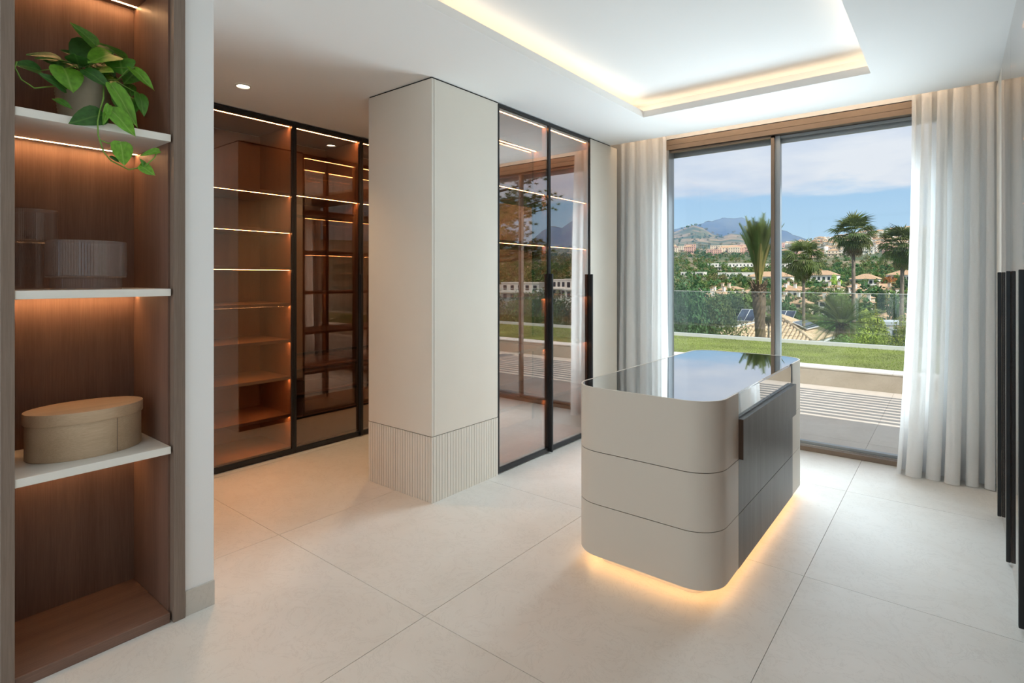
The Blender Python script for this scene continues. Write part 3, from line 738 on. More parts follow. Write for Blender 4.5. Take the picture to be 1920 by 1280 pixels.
def leaf_mesh(mat):
    """pothos leaf, one unit long: heart base, pointed tip, folded along the midrib and curved down"""
    P = [(-0.06, 0.0), (-0.07, 0.26), (0.02, 0.42), (0.16, 0.50), (0.34, 0.49), (0.52, 0.42), (0.70, 0.30), (0.85, 0.16), (0.95, 0.05), (1.0, 0.0)]
    mid = [0.0, 0.0, 0.06, 0.18, 0.34, 0.52, 0.70, 0.85, 0.95, 1.0]
    v, f = [], []
    for k, (y, w) in enumerate(P):
        droop = -0.10 * max(0, mid[k]) ** 2
        row = []
        for q in (-1, -0.5, 0, 0.5, 1):
            yy = mid[k] + (y - mid[k]) * abs(q)
            v.append((q * w, yy, droop + 0.16 * abs(q) * w + 0.03 * math.sin(6 * yy + q)))
    for k in range(len(P) - 1):
        for i in range(4):
            a = k * 5 + i
            f.append((a, a + 1, a + 6, a + 5))
    b = MB().add(v, f); me = b.mesh('leaf', (0, 0, 0), (mat,))
    for p in me.polygons: p.use_smooth = True
    return me
LM = [leaf_mesh(m) for m in ('leaf_dark', 'leaf_mid', 'leaf_bright')]
PC = Vector((-2.752, 0.665, 2.0522))
plant = empty('potted_plant', PC, 'trailing green houseplant in a ribbed stone pot on the top shelf', 'plant')
prof = [(0.0005, 0.0), (0.070, 0.0), (0.074, 0.004)]
for k in range(14):
    z = 0.010 + k * 0.0125; r = 0.0745 + 0.0185 * (k / 13); prof += [(r + 0.0012, z), (r - 0.0008, z + 0.006)]
prof += [(0.0955, 0.186), (0.0955, 0.192), (0.088, 0.192), (0.086, 0.170)]
MB().lathe(prof, PC, 48).build('pot', 'pot_stoneware', plant, smooth=True)
MB().lathe([(0.0868, 0.172), (0.05, 0.178), (0.0005, 0.182)], PC, 32).build('soil', 'soil', plant, smooth=True)
for V_ in VINES: MB().tube(V_, 0.0028, 6).build('vine', 'stem_green', plant, smooth=True)
rnd = random.Random(4)
for k in range(16):      # short leaves filling the heart of the plant
    an = rnd.uniform(0, 6.28); rr = rnd.uniform(0.02, 0.07)
    a = PC + Vector((rr * math.cos(an), rr * math.sin(an), 0.20 + rnd.uniform(0, 0.05)))
    LEAVES.append((tuple(a), tuple(a + Vector((0.075 * math.cos(an) + 0.03, 0.075 * math.sin(an), rnd.uniform(-0.05, 0.03)))), rnd.uniform(0.55, 0.75), k % 3))
for (a, b, w, t) in LEAVES:
    a, b = Vector(a), Vector(b); d = b - a; L = d.length
    yv = d.normalized()
    # the blade faces up and out of the niche
    up = Vector((0.75, -0.15 + rnd.uniform(-0.3, 0.3), 0.62 + rnd.uniform(-0.25, 0.25)))
    zv = (up - yv * up.dot(yv)).normalized(); xv = yv.cross(zv)
    mt = Matrix(((xv.x, yv.x, zv.x, 0), (xv.y, yv.y, zv.y, 0), (xv.z, yv.z, zv.z, 0), (0, 0, 0, 1)))
    sc = Matrix.Diagonal((L * w * 1.3, L, L * 0.8, 1))
    lo = inst('leaf', LM[t], plant, mat=Matrix.Translation(a - PC) @ mt @ sc)
    if a.z > 2.06:
        q = PC + Vector((rnd.uniform(-0.05, 0.05), rnd.uniform(-0.05, 0.05), 0.178))
        mid_ = (a + q) / 2 + Vector((0.01, 0, 0.035))
        pts = [q, q * 0.5 + mid_ * 0.5 + Vector((0, 0, 0.012)), mid_, mid_ * 0.4 + a * 0.6, a]
        if a.z > 2.20: MB().tube(pts, [0.0026, 0.0024, 0.0022, 0.002, 0.0018], 5).build('petiole', 'stem_green', plant, smooth=True)

def ribbed(seg): return lambda k, i: 1.0 + (0.007 if k % 2 else -0.007)
def vase(name, label, c, r0, z0, r1, z1):
    t = empty(name, c, label, 'vase', 'smoky ribbed glass vases')
    S = 176
    rb = ribbed(S)
    MB().lathe([(0.0005, 0.004), (r0 - 0.006, 0.004), (r0 - 0.002, 0.0), (r0, 0.004), (r0, z0 - 0.004), (r0 - 0.004, z0)], c, S, rib=rb).build('lower_cylinder', 'smoky_glass', t)
    MB().lathe([(r0 - 0.004, z0), (r1 - 0.004, z0), (r1, z0 + 0.004), (r1, z1 - 0.003), (r1 - 0.002, z1), (r1 - 0.005, z1), (r1 - 0.006, z0 + 0.008), (0.0005, z0 + 0.008)], c, S, rib=rb).build('upper_cylinder', 'smoky_glass', t)
    return t
vase('glass_vase', 'low wide smoky ribbed glass vase on a narrow foot, middle shelf', (-2.722, 0.672, 1.4052), 0.115, 0.047, 0.131, 0.191)
vase('glass_vase', 'tall smoky ribbed glass vase stepped in two tiers, middle shelf beside jamb', (-2.885, 0.524, 1.4052), 0.080, 0.188, 0.090, 0.316)

wood('bent_wood', (0.50, 0.37, 0.245), (0.64, 0.50, 0.35), rough=0.55, axis='Y', fine=320.0)
wood('bent_wood_lid', (0.52, 0.38, 0.25), (0.63, 0.48, 0.33), rough=0.5, axis='Y', fine=200.0)
BC = (-2.785, 0.684, 0.7433)
ob = empty('oval_box', BC, 'oval lidded bentwood box on the lower white shelf', 'box')
EL = lambda r: None
o = MB().lathe([(0.0005, 0), (0.985, 0), (1, 0.003), (1, 0.152)], (0, 0, 0), 72)
o.v = [(BC[0] + x * 0.136, BC[1] + y * 0.194, BC[2] + z) for x, y, z in o.v]
smooth_by_angle(o.build('body', 'bent_wood', ob), 40)
o = MB().lathe([(0.99, 0.140), (1.028, 0.140), (1.032, 0.143), (1.032, 0.180), (1.026, 0.1835), (0.0005, 0.1835)], (0, 0, 0), 72)
o.v = [(BC[0] + x * 0.136, BC[1] + y * 0.194, BC[2] + z) for x, y, z in o.v]
smooth_by_angle(o.build('lid', 'bent_wood_lid', ob), 40)
ang = R(22)
MB().obox((BC[0] + 0.1365 * math.cos(ang), BC[1] + 0.1945 * math.sin(ang), BC[2] + 0.07), (math.cos(ang) , math.sin(ang) * 0.7, 0), (-math.sin(ang) * 0.7, math.cos(ang), 0), (0, 0, 1), 0.0009, 0.0007, 0.068).build('seam', 'walnut_face', ob)

# ================================================================== OUTDOORS: terrace, lawn, balustrade
TZ = -0.03
ter = tag(box('terrace', 'grout', (-12, 9, 5.31, 8.70, TZ - 0.25, TZ - 0.004)), kind='structure')
tm = MB().box(0, 1.2017, 0, 1.3667, 0, 0.0039).mesh('terrace_tile', (0, 0, 0), ('terrace_stone',))
tm2 = MB().box(0, 1.2017, 0, 0.527, 0, 0.0039).mesh('terrace_tile', (0, 0, 0), ('terrace_stone',))
o0 = wloc(ter)
for i in range(-9, 8):
    x = -0.588 + i * 1.205
    inst('terrace_tile', tm2, ter, Vector((x + 0.0016, 5.314, TZ - 0.0039)) - o0)
    for j in range(2): inst('terrace_tile', tm, ter, Vector((x + 0.0016, 5.845 + 1.37 * j, TZ - 0.0039)) - o0)
par = tag(box('parapet_wall', 'parapet_stone', (-12, 9, 8.634, 8.965, TZ - 0.3, 0.196)), kind='structure')
cm = MB().box(0, 1.796, 0, 0.345, 0, 0.016).mesh('coping_stone', (0, 0, 0), ('coping_white',))
o0 = wloc(par)
for i in range(11): inst('coping_stone', cm, par, Vector((-11.4 + 1.8 * i, 8.627, 0.196)) - o0)

plain('lawn_soil', (0.20, 0.24, 0.06), 0.95, var=0.35, vscale=1.6)
plain('grass_blade', (0.21, 0.285, 0.055), 0.7, var=0.38, vscale=2.2)
tag(box('lawn_bed', 'lawn_soil', (-14, 10, 8.965, 11.66, -0.8, 0.195)), kind='structure')
gb = MB(); rnd = random.Random(11)
for k in range(64000):
    x = rnd.uniform(-9.0, 7.5); y = rnd.uniform(8.98, 11.64); h = rnd.uniform(0.010, 0.026); a = rnd.uniform(0, 6.28); w = 0.0035
    dx, dy = rnd.uniform(-0.02, 0.02), rnd.uniform(-0.02, 0.02)
    gb.add([(x + w * math.cos(a), y + w * math.sin(a), 0.194), (x - w * math.cos(a), y - w * math.sin(a), 0.194), (x + dx, y + dy, 0.194 + h)], [(0, 1, 2)])
tag(gb.build('grass', 'grass_blade', loc=(0, 10, 0.194)), 'short green lawn grass in front of the glass balustrade', 'grass', kind='stuff')

plain('rail_white', (0.80, 0.81, 0.80), 0.5)
bal = empty('glass_balustrade', (0, 11.71, 0.1), 'long frameless glass balustrade with a white base rail beyond the lawn', 'balustrade')
box('base_rail', 'rail_white', (-14, 10, 11.66, 11.76, -0.8, 0.262), bal)
gm = MB().box(0, 2.188, 0, 0.018, 0, 0.905).mesh('glass_panel', (0, 0, 0), ('rail_glass',))
em = MB().box(0, 2.188, -0.0005, 0.0185, 0, 0.007).mesh('polished_edge', (0, 0, 0), ('rail_white',))
o0 = wloc(bal)
for i in range(11):
    L = Vector((-14 + 0.006 + 2.2 * i, 11.701, 0.262)) - o0
    p_ = inst('glass_panel', gm, bal, L)
    inst('polished_edge', em, p_, (0, 0, 0.905))

# pergola over the terrace: slats that stripe the paving
perg = empty('pergola', (0, 6.2, 3.2), 'white slatted pergola over the terrace, seen by its striped shadow', 'pergola')
sm = MB().box(-11.0, 15.0, -0.042, 0.042, 0, 0.03).mesh('slat', (0, 0, 0), ('rail_white',))
for k in range(10): inst('slat', sm, perg, (0, 5.58 - 6.2 + 0.158 * k, 0.02))
for x in (-8.5, -5.0, -2.2, 1.1, 5.0, 8.4, 12.0): box('beam', 'rail_white', (x - 0.05, x + 0.05, 5.42, 7.10, 3.255, 3.40), perg)

# ================================================================== LAND
def smooth01(a, b, x):
    t = min(1, max(0, (x - a) / (b - a))); return t * t * (3 - 2 * t)
PROF = [(0, -1.5), (13, -2.2), (20, -4.2), (35, -6.5), (60, -8.0), (110, -9.0), (170, -9.5), (240, -7), (330, -3), (450, 4), (600, 14), (800, 30), (1000, 47), (1300, 72), (1600, 96), (2000, 128), (2500, 120), (3300, 110), (4200, 120)]
def prof_z(r):
    for (a, za), (b, zb) in zip(PROF, PROF[1:]):
        if r <= b: return za + (zb - za) * (r - a) / (b - a)
    return PROF[-1][1]
def az_of(x, y): return math.degrees(math.atan2(x, y))
def land_z(x, y):
    r = math.hypot(x, y); a = az_of(x, y)
    z = prof_z(r)
    amp = 0.008 * r * smooth01(40, 700, r)
    z += amp * 1.6 * noise.noise(Vector((x / (60 + 0.28 * r), y / (60 + 0.28 * r), 1.3)))
    # knolls of the brown hills on the left and the green shoulder on the right
    z += 62 * math.exp(-((a + 20.2) / 1.9) ** 2 - ((r - 2150) / 420) ** 2)
    z += 44 * math.exp(-((a + 24.5) / 2.6) ** 2 - ((r - 2250) / 420) ** 2)
    z += 34 * math.exp(-((a + 16.5) / 1.2) ** 2 - ((r - 2000) / 350) ** 2)
    z += 14 * math.exp(-((a + 6.0) / 3.2) ** 2 - ((r - 1650) / 420) ** 2)
    z += 40 * math.exp(-((a - 1.0) / 4.5) ** 2 - ((r - 1900) / 350) ** 2)
    z -= 48 * math.exp(-((a + 11.0) / 3.5) ** 2) * smooth01(1700, 2300, r)
    return z
rs = [12.2]
while rs[-1] < 4000: rs.append(rs[-1] * 1.055 + 0.1)
na = 150
v, f = [], []
for r in rs:
    for i in range(na + 1):
        a = R(-62 + 130 * i / na)
        x, y = r * math.sin(a), r * math.cos(a)
        v.append((x, y, land_z(x, y)))
for j in range(len(rs) - 1):
    for i in range(na):
        a = j * (na + 1) + i
        f.append((a, a + 1, a + na + 2, a + na + 1))
def landmat():
    m, nt, p = newmat('hillside')
    g = N(nt, 'ShaderNodeNewGeometry')
    n = N(nt, 'ShaderNodeTexNoise'); n.inputs['Scale'].default_value = 0.011; n.inputs['Detail'].default_value = 8; n.inputs['Roughness'].default_value = 0.62
    nt.links.new(g.outputs['Position'], n.inputs['Vector'])
    r = N(nt, 'ShaderNodeValToRGB'); e = r.color_ramp.elements
    e[0].position = 0.40; e[0].color = (0.055, 0.085, 0.03, 1); e[1].position = 0.62; e[1].color = (0.30, 0.235, 0.145, 1)
    x = e.new(0.49); x.color = (0.10, 0.13, 0.05, 1); x = e.new(0.54); x.color = (0.19, 0.165, 0.095, 1)
    nt.links.new(n.outputs['Fac'], r.inputs[0]); nt.links.new(r.outputs[0], p.inputs['Base Color']); p.inputs['Roughness'].default_value = 0.95
landmat()
land = tag(MB().add(v, f).build('ground', 'hillside', loc=(0, 400, -10), smooth=True), kind='structure')

# mountains: crest elevations (azimuth in degrees, tangent of the elevation angle)
CRESTS = []      # skyline of each range as built
def mountain(name, label, crest, r0, r1, seed, mat):
    top = [0.0] * 261
    na_, nr = 260, 26
    v, f = [], []
    a0, a1 = crest[0][0], crest[-1][0]
    for j in range(nr + 1):
        t = j / nr
        r = r0 + (r1 - r0) * t * 1.35
        for i in range(na_ + 1):
            a = a0 + (a1 - a0) * i / na_
            for (p, ep), (q, eq) in zip(crest, crest[1:]):
                if a <= q + 1e-9:
                    e = ep + (eq - ep) * (a - p) / (q - p); break
            x, y = r * math.sin(R(a)), r * math.cos(R(a))
            zc = e * r1
            prof = smooth01(-0.15, 0.74, t) if t < 0.74 else 1.0 - 1.6 * (t - 0.74)
            nz = noise.fractal(Vector((x / 620, y / 620, seed)), 0.9, 2.1, 5)
            rid = 1.0 - abs(noise.noise(Vector((x / 480, y / 900, seed + 5))))
            z = 60 + (zc - 60) * prof + (zc * 0.20 * nz + zc * 0.13 * (rid - 0.7)) * math.sin(math.pi * min(1, t / 0.74)) ** 0.8
            z += zc * 0.02 * noise.fractal(Vector((x / 160, y / 160, seed + 2)), 0.9, 2.1, 4)
            v.append((x, y, z)); top[i] = max(top[i], (z - 1.45) / r)
    CRESTS.append([(a0 + (a1 - a0) * i / na_, top[i]) for i in range(na_ + 1)])
    for j in range(nr):
        for i in range(na_):
            a = j * (na_ + 1) + i
            f.append((a, a + 1, a + na_ + 2, a + na_ + 1))
    xm, ym = (r0 + r1) / 2 * math.sin(R((a0 + a1) / 2)), (r0 + r1) / 2 * math.cos(R((a0 + a1) / 2))
    return tag(MB().add(v, f).build(name, mat, loc=(xm, ym, 0), smooth=True), label, 'mountain')
plain('mountain_scrub', (0.060, 0.070, 0.052), 0.95, var=0.5, vscale=0.0035)
mountain('mountain', 'broad blue mountain standing behind the near palm trunk', [(-62, 0.05), (-45, 0.06), (-32, 0.06), (-25, 0.069), (-22.26, 0.0818), (-20.47, 0.0885), (-18.96, 0.0941), (-17.48, 0.097), (-16.03, 0.0943), (-14.39, 0.0854), (-12.73, 0.0756), (-10.86, 0.0624), (-9.17, 0.0496), (-8.1, 0.0433), (-7.14, 0.0321), (-5.29, 0.0169)], 3300, 5200, 3.0, 'mountain_scrub')
mountain('mountain', 'faint grey range on the skyline behind the tallest fan palm', [(-16, 0.02), (-12, 0.035), (-8.49, 0.0409), (-7.26, 0.047), (-5.75, 0.0511), (-4.86, 0.0514), (-4.14, 0.0478), (-2, 0.058), (3, 0.06), (8, 0.052), (14, 0.04), (20, 0.03)], 6200, 8600, 8.0, 'mountain_scrub')
mountain('mountain', 'dark blue mountain mirrored in the glass doors beside the column', [(15, 0.045), (20, 0.09), (25, 0.125), (28, 0.115), (30.5, 0.108), (32.2, 0.101), (33.4, 0.087), (34.3, 0.090), (35.3, 0.083), (36.6, 0.066), (37.6, 0.052), (39.5, 0.042), (43, 0.05), (50, 0.06), (68, 0.04)], 2700, 4000, 13.0, 'mountain_scrub')

# ---------------------------------------------------------------- vegetation
def folmat(name, c, var=0.45, sc=0.6, trans=0.25):
    m, nt, p = newmat(name)
    g = N(nt, 'ShaderNodeNewGeometry')
    n = N(nt, 'ShaderNodeTexNoise'); n.inputs['Scale'].default_value = sc; n.inputs['Detail'].default_value = 5
    nt.links.new(g.outputs['Position'], n.inputs['Vector'])
    oi = N(nt, 'ShaderNodeObjectInfo')
    hs = N(nt, 'ShaderNodeHueSaturation')
    r = N(nt, 'ShaderNodeValToRGB'); r.color_ramp.elements[0].color = (*[x * (1 - var) for x in c], 1); r.color_ramp.elements[1].color = (*[min(1, x * (1 + var)) for x in c], 1)
    r.color_ramp.elements[0].position = 0.35; r.color_ramp.elements[1].position = 0.65
    nt.links.new(n.outputs['Fac'], r.inputs[0]); nt.links.new(r.outputs[0], hs.inputs['Color'])
    mr = N(nt, 'ShaderNodeMapRange'); mr.inputs['To Min'].default_value = 0.47; mr.inputs['To Max'].default_value = 0.52
    nt.links.new(oi.outputs['Random'], mr.inputs['Value']); nt.links.new(mr.outputs[0], hs.inputs['Hue'])
    mr2 = N(nt, 'ShaderNodeMapRange'); mr2.inputs['To Min'].default_value = 0.75; mr2.inputs['To Max'].default_value = 1.25
    nt.links.new(oi.outputs['Random'], mr2.inputs['Value']); nt.links.new(mr2.outputs[0], hs.inputs['Value'])
    nt.links.new(hs.outputs[0], p.inputs['Base Color']); p.inputs['Roughness'].default_value = 0.7; p.inputs['Specular IOR Level'].default_value = 0.3
    tl = N(nt, 'ShaderNodeBsdfTranslucent'); nt.links.new(hs.outputs[0], tl.inputs['Color'])
    ms = N(nt, 'ShaderNodeMixShader'); ms.inputs[0].default_value = trans
    o = nt.nodes['Material Output']; nt.links.new(p.outputs[0], ms.inputs[1]); nt.links.new(tl.outputs[0], ms.inputs[2]); nt.links.new(ms.outputs[0], o.inputs[0])
folmat('foliage_dark', (0.074, 0.149, 0.051)); folmat('foliage_mid', (0.135, 0.230, 0.061)); folmat('foliage_olive', (0.230, 0.243, 0.101))
folmat('foliage_lime', (0.351, 0.459, 0.081)); folmat('foliage_autumn', (0.567, 0.338, 0.068)); folmat('foliage_blue', (0.121, 0.203, 0.121))
folmat('palm_green', (0.14, 0.19, 0.055), 0.3); folmat('palm_gold', (0.40, 0.33, 0.12), 0.3); folmat('palm_dry', (0.30, 0.22, 0.11), 0.3); folmat('pine_green', (0.15, 0.20, 0.055), 0.35)
plain('bark_brown', (0.16, 0.115, 0.075), 0.95, var=0.35, vscale=6, bump=0.6, bscale=14)
plain('bark_grey', (0.22, 0.18, 0.14), 0.95, var=0.3, vscale=5, bump=0.5, bscale=9)

def crown_mesh(seed, nclump, nleaf, size, mat, flat=1.0):
    """unit crown (radius about 1, base at z=0): leaf blades gathered in clumps"""
    rn = random.Random(seed); b = MB()
    cl = []
    for k in range(nclump):
        while True:
            p = Vector((rn.uniform(-1, 1), rn.uniform(-1, 1), rn.uniform(-0.9, 1)))
            if p.length < 1: break
        p *= 0.78
        cl.append((p, rn.uniform(0.22, 0.38)))
    for k in range(nleaf):
        c, rr = cl[rn.randrange(nclump)]
        d = Vector((rn.gauss(0, 1), rn.gauss(0, 1), rn.gauss(0, 1))).normalized()
        p = c + d * rr * rn.uniform(0.65, 1.0)
        p.z *= flat
        nn = (d * 0.8 + Vector((rn.uniform(-1, 1), rn.uniform(-1, 1), rn.uniform(-0.3, 1))) * 0.6).normalized()
        u = nn.orthogonal().normalized(); w = nn.cross(u); t = rn.uniform(0, 6.28)
        u, w = u * math.cos(t) + w * math.sin(t), w * math.cos(t) - u * math.sin(t)
        s = size * rn.uniform(0.6, 1.3)
        q = p + Vector((0, 0, flat))
        b.add([q - u * s, q + w * s * 0.5, q + u * s, q - w * s * 0.5], [(0, 1, 2, 3)])
    return b.mesh('crown', (0, 0, 0), (mat,))
def trunk_mesh(seed, mat='bark_brown'):
    rn = random.Random(seed); b = MB()
    b.tube([(0, 0, 0), (rn.uniform(-.03, .03), rn.uniform(-.03, .03), 0.45), (rn.uniform(-.06, .06), rn.uniform(-.06, .06), 1.0)], [0.09, 0.07, 0.045], 7)
    for k in range(5):
        a = rn.uniform(0, 6.28)
        b.tube([(0, 0, 0.7), (0.22 * math.cos(a), 0.22 * math.sin(a), 1.05), (0.5 * math.cos(a), 0.5 * math.sin(a), rn.uniform(1.3, 1.7))], [0.04, 0.03, 0.012], 5)
    return b.mesh('trunk', (0, 0, 0), (mat,))
KM = ['foliage_dark', 'foliage_mid', 'foliage_olive', 'foliage_lime', 'foliage_autumn', 'foliage_blue']
CM = {k: [crown_mesh(100 + 10 * i + s, 26, 2600, 0.075, k) for s in range(2)] for i, k in enumerate(KM)}
CMN = {k: crown_mesh(300 + i, 46, 9000, 0.036, k) for i, k in enumerate(('foliage_dark', 'foliage_mid', 'foliage_lime'))}
TM = [trunk_mesh(s) for s in range(3)]
def tree(name, label, x, y, z, rad, high, mesh, stem, group=None, cat='tree', k=0):
    """crown radius rad, crown height high, clear stem below"""
    t = empty(name, (x, y, z), label, cat, group)
    t.rotation_euler = (0, 0, (k * 2.39) % 6.28)
    inst('crown', mesh, t, (0, 0, stem), scale=(rad, rad, high / 2))
    inst('trunk', TM[k % 3], t, (0, 0, -0.3), scale=(rad * 0.8, rad * 0.8, stem + high * 0.25 + 0.3))
    return t

# near trees and shrubs below the lawn
def near(name, label, x, y, ztop, rad, high, mesh, k, group=None, cat='tree'):
    z = land_z(x, y)
    return tree(name, label, x, y, z, rad, high, mesh, max(0.2, ztop - high - z), group, cat, k)
near('broadleaf_tree', 'leafy dark green tree behind the balustrade beside the left curtain', -6.75, 17.2, 1.55, 1.35, 4.2, CMN['foliage_dark'], 1)
near('broadleaf_tree', 'dark green tree left of the solar panels, behind the balustrade', -5.75, 17.6, 0.95, 0.95, 3.6, CMN['foliage_mid'], 2)
near('broadleaf_tree', 'blue-green tree at the far left of the window view', -9.3, 20.5, 1.6, 1.3, 4.4, CM['foliage_blue'][0], 3)
for k, (x, y, zt, rd, hh, me) in enumerate([(-0.62, 18.2, 0.45, 0.85, 2.6, 'foliage_lime'), (-1.75, 19.0, 0.02, 0.85, 2.4, 'foliage_lime'), (-1.1, 21.5, 0.35, 0.9, 2.8, 'foliage_lime'), (0.6, 18.0, 0.55, 1.0, 2.8, 'foliage_lime'), (-2.75, 20.5, -0.35, 0.75, 2.0, 'foliage_mid'), (1.9, 19.0, 0.5, 1.1, 2.8, 'foliage_mid')]):
    near('shrub', ['yellow-green shrub behind the balustrade against the right curtain', 'yellow-green shrub low behind the balustrade, left of the brightest shrubs', 'tall yellow-green shrub below the pale grey house', 'yellow-green shrub behind the sheer right curtain', 'low green shrub under the feathery palm', 'green shrub hidden behind the right curtain'][k], x, y, zt, rd, hh, CMN[me], k, 'shrubs behind the balustrade', 'shrub')
for k, (px, d, yt, rd, hh, me, lb) in enumerate([(1340, 56, 558, 2.2, 5.0, 'foliage_mid', 'round green tree behind the solar panels'), (1398, 52, 552, 2.3, 5.0, 'foliage_dark', 'dark round tree left of the near palm trunk'), (1465, 54, 556, 1.7, 4.6, 'foliage_dark', 'dark tree right beside the window mullion, behind the tiled roof'),
        (1490, 58, 566, 2.2, 5.0, 'foliage_dark', 'dark green tree at the foot of the left fan palm'), (1540, 60, 578, 2.0, 4.6, 'foliage_mid', 'green tree between the two taller fan palms'), (1628, 44, 575, 1.5, 4.2, 'foliage_lime', 'light green upright tree left of the pale grey house'),
        (1290, 46, 520, 2.3, 6.5, 'foliage_dark', 'tall dark tree above the leafy tree at the left'), (1266, 60, 512, 2.6, 7.0, 'foliage_olive', 'olive-green tree at the left edge of the window view'), (1600, 56, 585, 1.6, 4.2, 'foliage_blue', 'blue-green tree at the foot of the tallest fan palm'), (1352, 82, 545, 2.6, 5.5, 'foliage_dark', 'dark broad tree above the solar panels')]):
    t_ = (px - 960) / 1036.0
    x, y = (-0.62340 + 0.78190 * t_) * d, (0.78190 + 0.62340 * t_) * d
    near('garden_tree', lb, x, y, 1.45 + (521 - yt) / 1036.0 * d, rd, hh, CM[me][k % 2], k, 'trees of the gardens below')
# mirrored garden on the right
for k, (x, y, zt, rd, hh, me, lb) in enumerate([(4.5, 13.6, 1.15, 0.95, 2.9, 'foliage_mid', 'green hedge bush mirrored in the nearer glass door'), (5.7, 14.2, 1.0, 0.95, 2.9, 'foliage_mid', 'green hedge bush mirrored beside the window mullion'), (6.9, 14.0, 1.1, 1.0, 3.0, 'foliage_mid', 'green hedge bush mirrored at the column edge'),
        (3.2, 13.4, 0.95, 0.95, 2.8, 'foliage_mid', 'green hedge bush mirrored in the farther glass door'), (2.0, 13.6, 0.9, 0.9, 2.8, 'foliage_mid', 'green hedge bush mirrored beside the curtain'), (10.5, 17.5, 1.75, 1.0, 3.2, 'foliage_lime', 'lime-green treetop mirrored under the pine branches'), (8.2, 14.6, 1.1, 1.1, 3.1, 'foliage_mid', 'green hedge bush beyond the mirrored garden edge')]):
    near('hedge_bush', lb, x, y, zt, rd, hh, CMN[me], k, 'hedge bushes along the garden edge', 'shrub')

# pine on the right, mirrored in the glass doors
def pine():
    bx, by = 9.6, 17.4
    bz = land_z(bx, by)
    t = empty('pine_tree', (bx, by, bz), 'pine with tufted branches mirrored in the nearer glass door', 'tree')
    MB().tube([(bx, by, bz), (bx + 0.1, by, 0.5), (bx - 0.1, by + 0.1, 3.5), (bx + 0.1, by, 7.6)], [0.28, 0.24, 0.17, 0.06], 9).build('trunk', 'bark_brown', t, smooth=True)
    rn = random.Random(21)
    for k in range(34):
        z = rn.uniform(2.0, 7.2); a = rn.uniform(0, 6.28) if k > 16 else R(180 + rn.uniform(-55, 45)); L = rn.uniform(1.3, 2.5) * (1.0 if z < 5.5 else 0.7)
        P = [Vector((bx, by, z)), Vector((bx + L * 0.5 * math.cos(a), by + L * 0.5 * math.sin(a), z + 0.12)), Vector((bx + L * math.cos(a), by + L * math.sin(a), z + 0.38))]
        br = MB().tube(P, [0.06, 0.04, 0.012], 5).build('branch', 'bark_brown', t, smooth=True)
        nb_ = MB()
        for q in range(46):
            c = P[0].lerp(P[2], rn.uniform(0.25, 1.08)) + Vector((rn.gauss(0, 0.22), rn.gauss(0, 0.22), rn.gauss(0.08, 0.16)))
            for w in range(60):
                d = Vector((rn.gauss(0, 1), rn.gauss(0, 1), rn.gauss(0.35, 0.9))).normalized(); ln = rn.uniform(0.10, 0.19)
                sd = d.orthogonal().normalized() * 0.0075
                nb_.add([c - sd, c + sd, c + d * ln], [(0, 1, 2)])
        nb_.build('needles', 'pine_green', br)
pine()

# fan palms
def fan_leaf(mat, seed):
    rn = random.Random(seed); b = MB()
    b.tube([(0, 0, 0), (0, 0.45, 0.03), (0, 0.85, 0.0)], [0.02, 0.015, 0.01], 4)
    n = 17
    for k in range(n):
        a = R(-82 + 164 * k / (n - 1)); d = Vector((math.sin(a), math.cos(a), 0)); L = 0.85 * (0.72 + 0.28 * math.cos(a)) * rn.uniform(0.9, 1.1)
        o = Vector((0, 0.83, 0.0)); sd = Vector((d.y, -d.x, 0)) * 0.04
        m = o + d * L * 0.55 + Vector((0, 0, -0.04)); e = o + d * L + Vector((0, 0, -0.30 - rn.uniform(0, 0.2)))
        b.add([o, m - sd + Vector((0, 0, 0.03)), m, m + sd + Vector((0, 0, 0.03)), e], [(0, 2, 1), (0, 3, 2), (1, 2, 4), (2, 3, 4)])
    return b.mesh('fan_leaf', (0, 0, 0), (mat,))
FL = [fan_leaf('palm_green', 1), fan_leaf('palm_green', 2)]; FD = fan_leaf('palm_dry', 3)
def fan_palm(label, x, y, zc, s, tr, seed, lean=0.0, nl=44, name='fan_palm'):
    """zc = height of the growing point, s = leaf scale"""
    rn = random.Random(seed); zg = land_z(x, y)
    t = empty(name, (x, y, zg), label, 'palm tree', 'fan palms below the lawn')
    h = zc - zg
    MB().tube([(x + lean * h, y, zg - 0.2), (x + lean * h * 0.6, y, zg + h * 0.4), (x + lean * 0.2 * h, y, zg + h * 0.75), (x, y, zc)], [tr * 0.95, tr * 0.75, tr * 0.68, tr * 0.62], 9).build('trunk', 'bark_grey', t, smooth=True)
    for k in range(nl):
        a = k * 2.39996; el = 75 - 125 * (k / nl) ** 0.9 + rn.uniform(-9, 9)
        m = Matrix.Translation((0, 0, h)) @ Matrix.Rotation(a, 4, 'Z') @ Matrix.Rotation(R(el), 4, 'X') @ Matrix.Scale(s * rn.uniform(0.85, 1.1), 4)
        inst('leaf', FL[k % 2], t, mat=m)
    for k in range(int(nl * 0.45)):
        a = k * 2.39996 + 1; el = -58 - 26 * rn.random()
        m = Matrix.Translation((0, 0, h - 0.15 * s)) @ Matrix.Rotation(a, 4, 'Z') @ Matrix.Rotation(R(el), 4, 'X') @ Matrix.Scale(s * rn.uniform(0.7, 0.95), 4)
        inst('dry_leaf', FD if k % 2 else FL[0], t, mat=m)
    return t
fan_palm('fan palm just right of the window mullion, its trunk rising behind the tiled roof', -8.0, 42.2, 2.75, 0.98, 0.14, 1)
fan_palm('tallest fan palm, alone against the sky left of the right curtain', -5.9, 49.0, 4.75, 1.10, 0.19, 2, 0.004)
fan_palm('fan palm half hidden by the right curtain', -2.55, 44.1, 3.55, 1.02, 0.17, 3, -0.015)
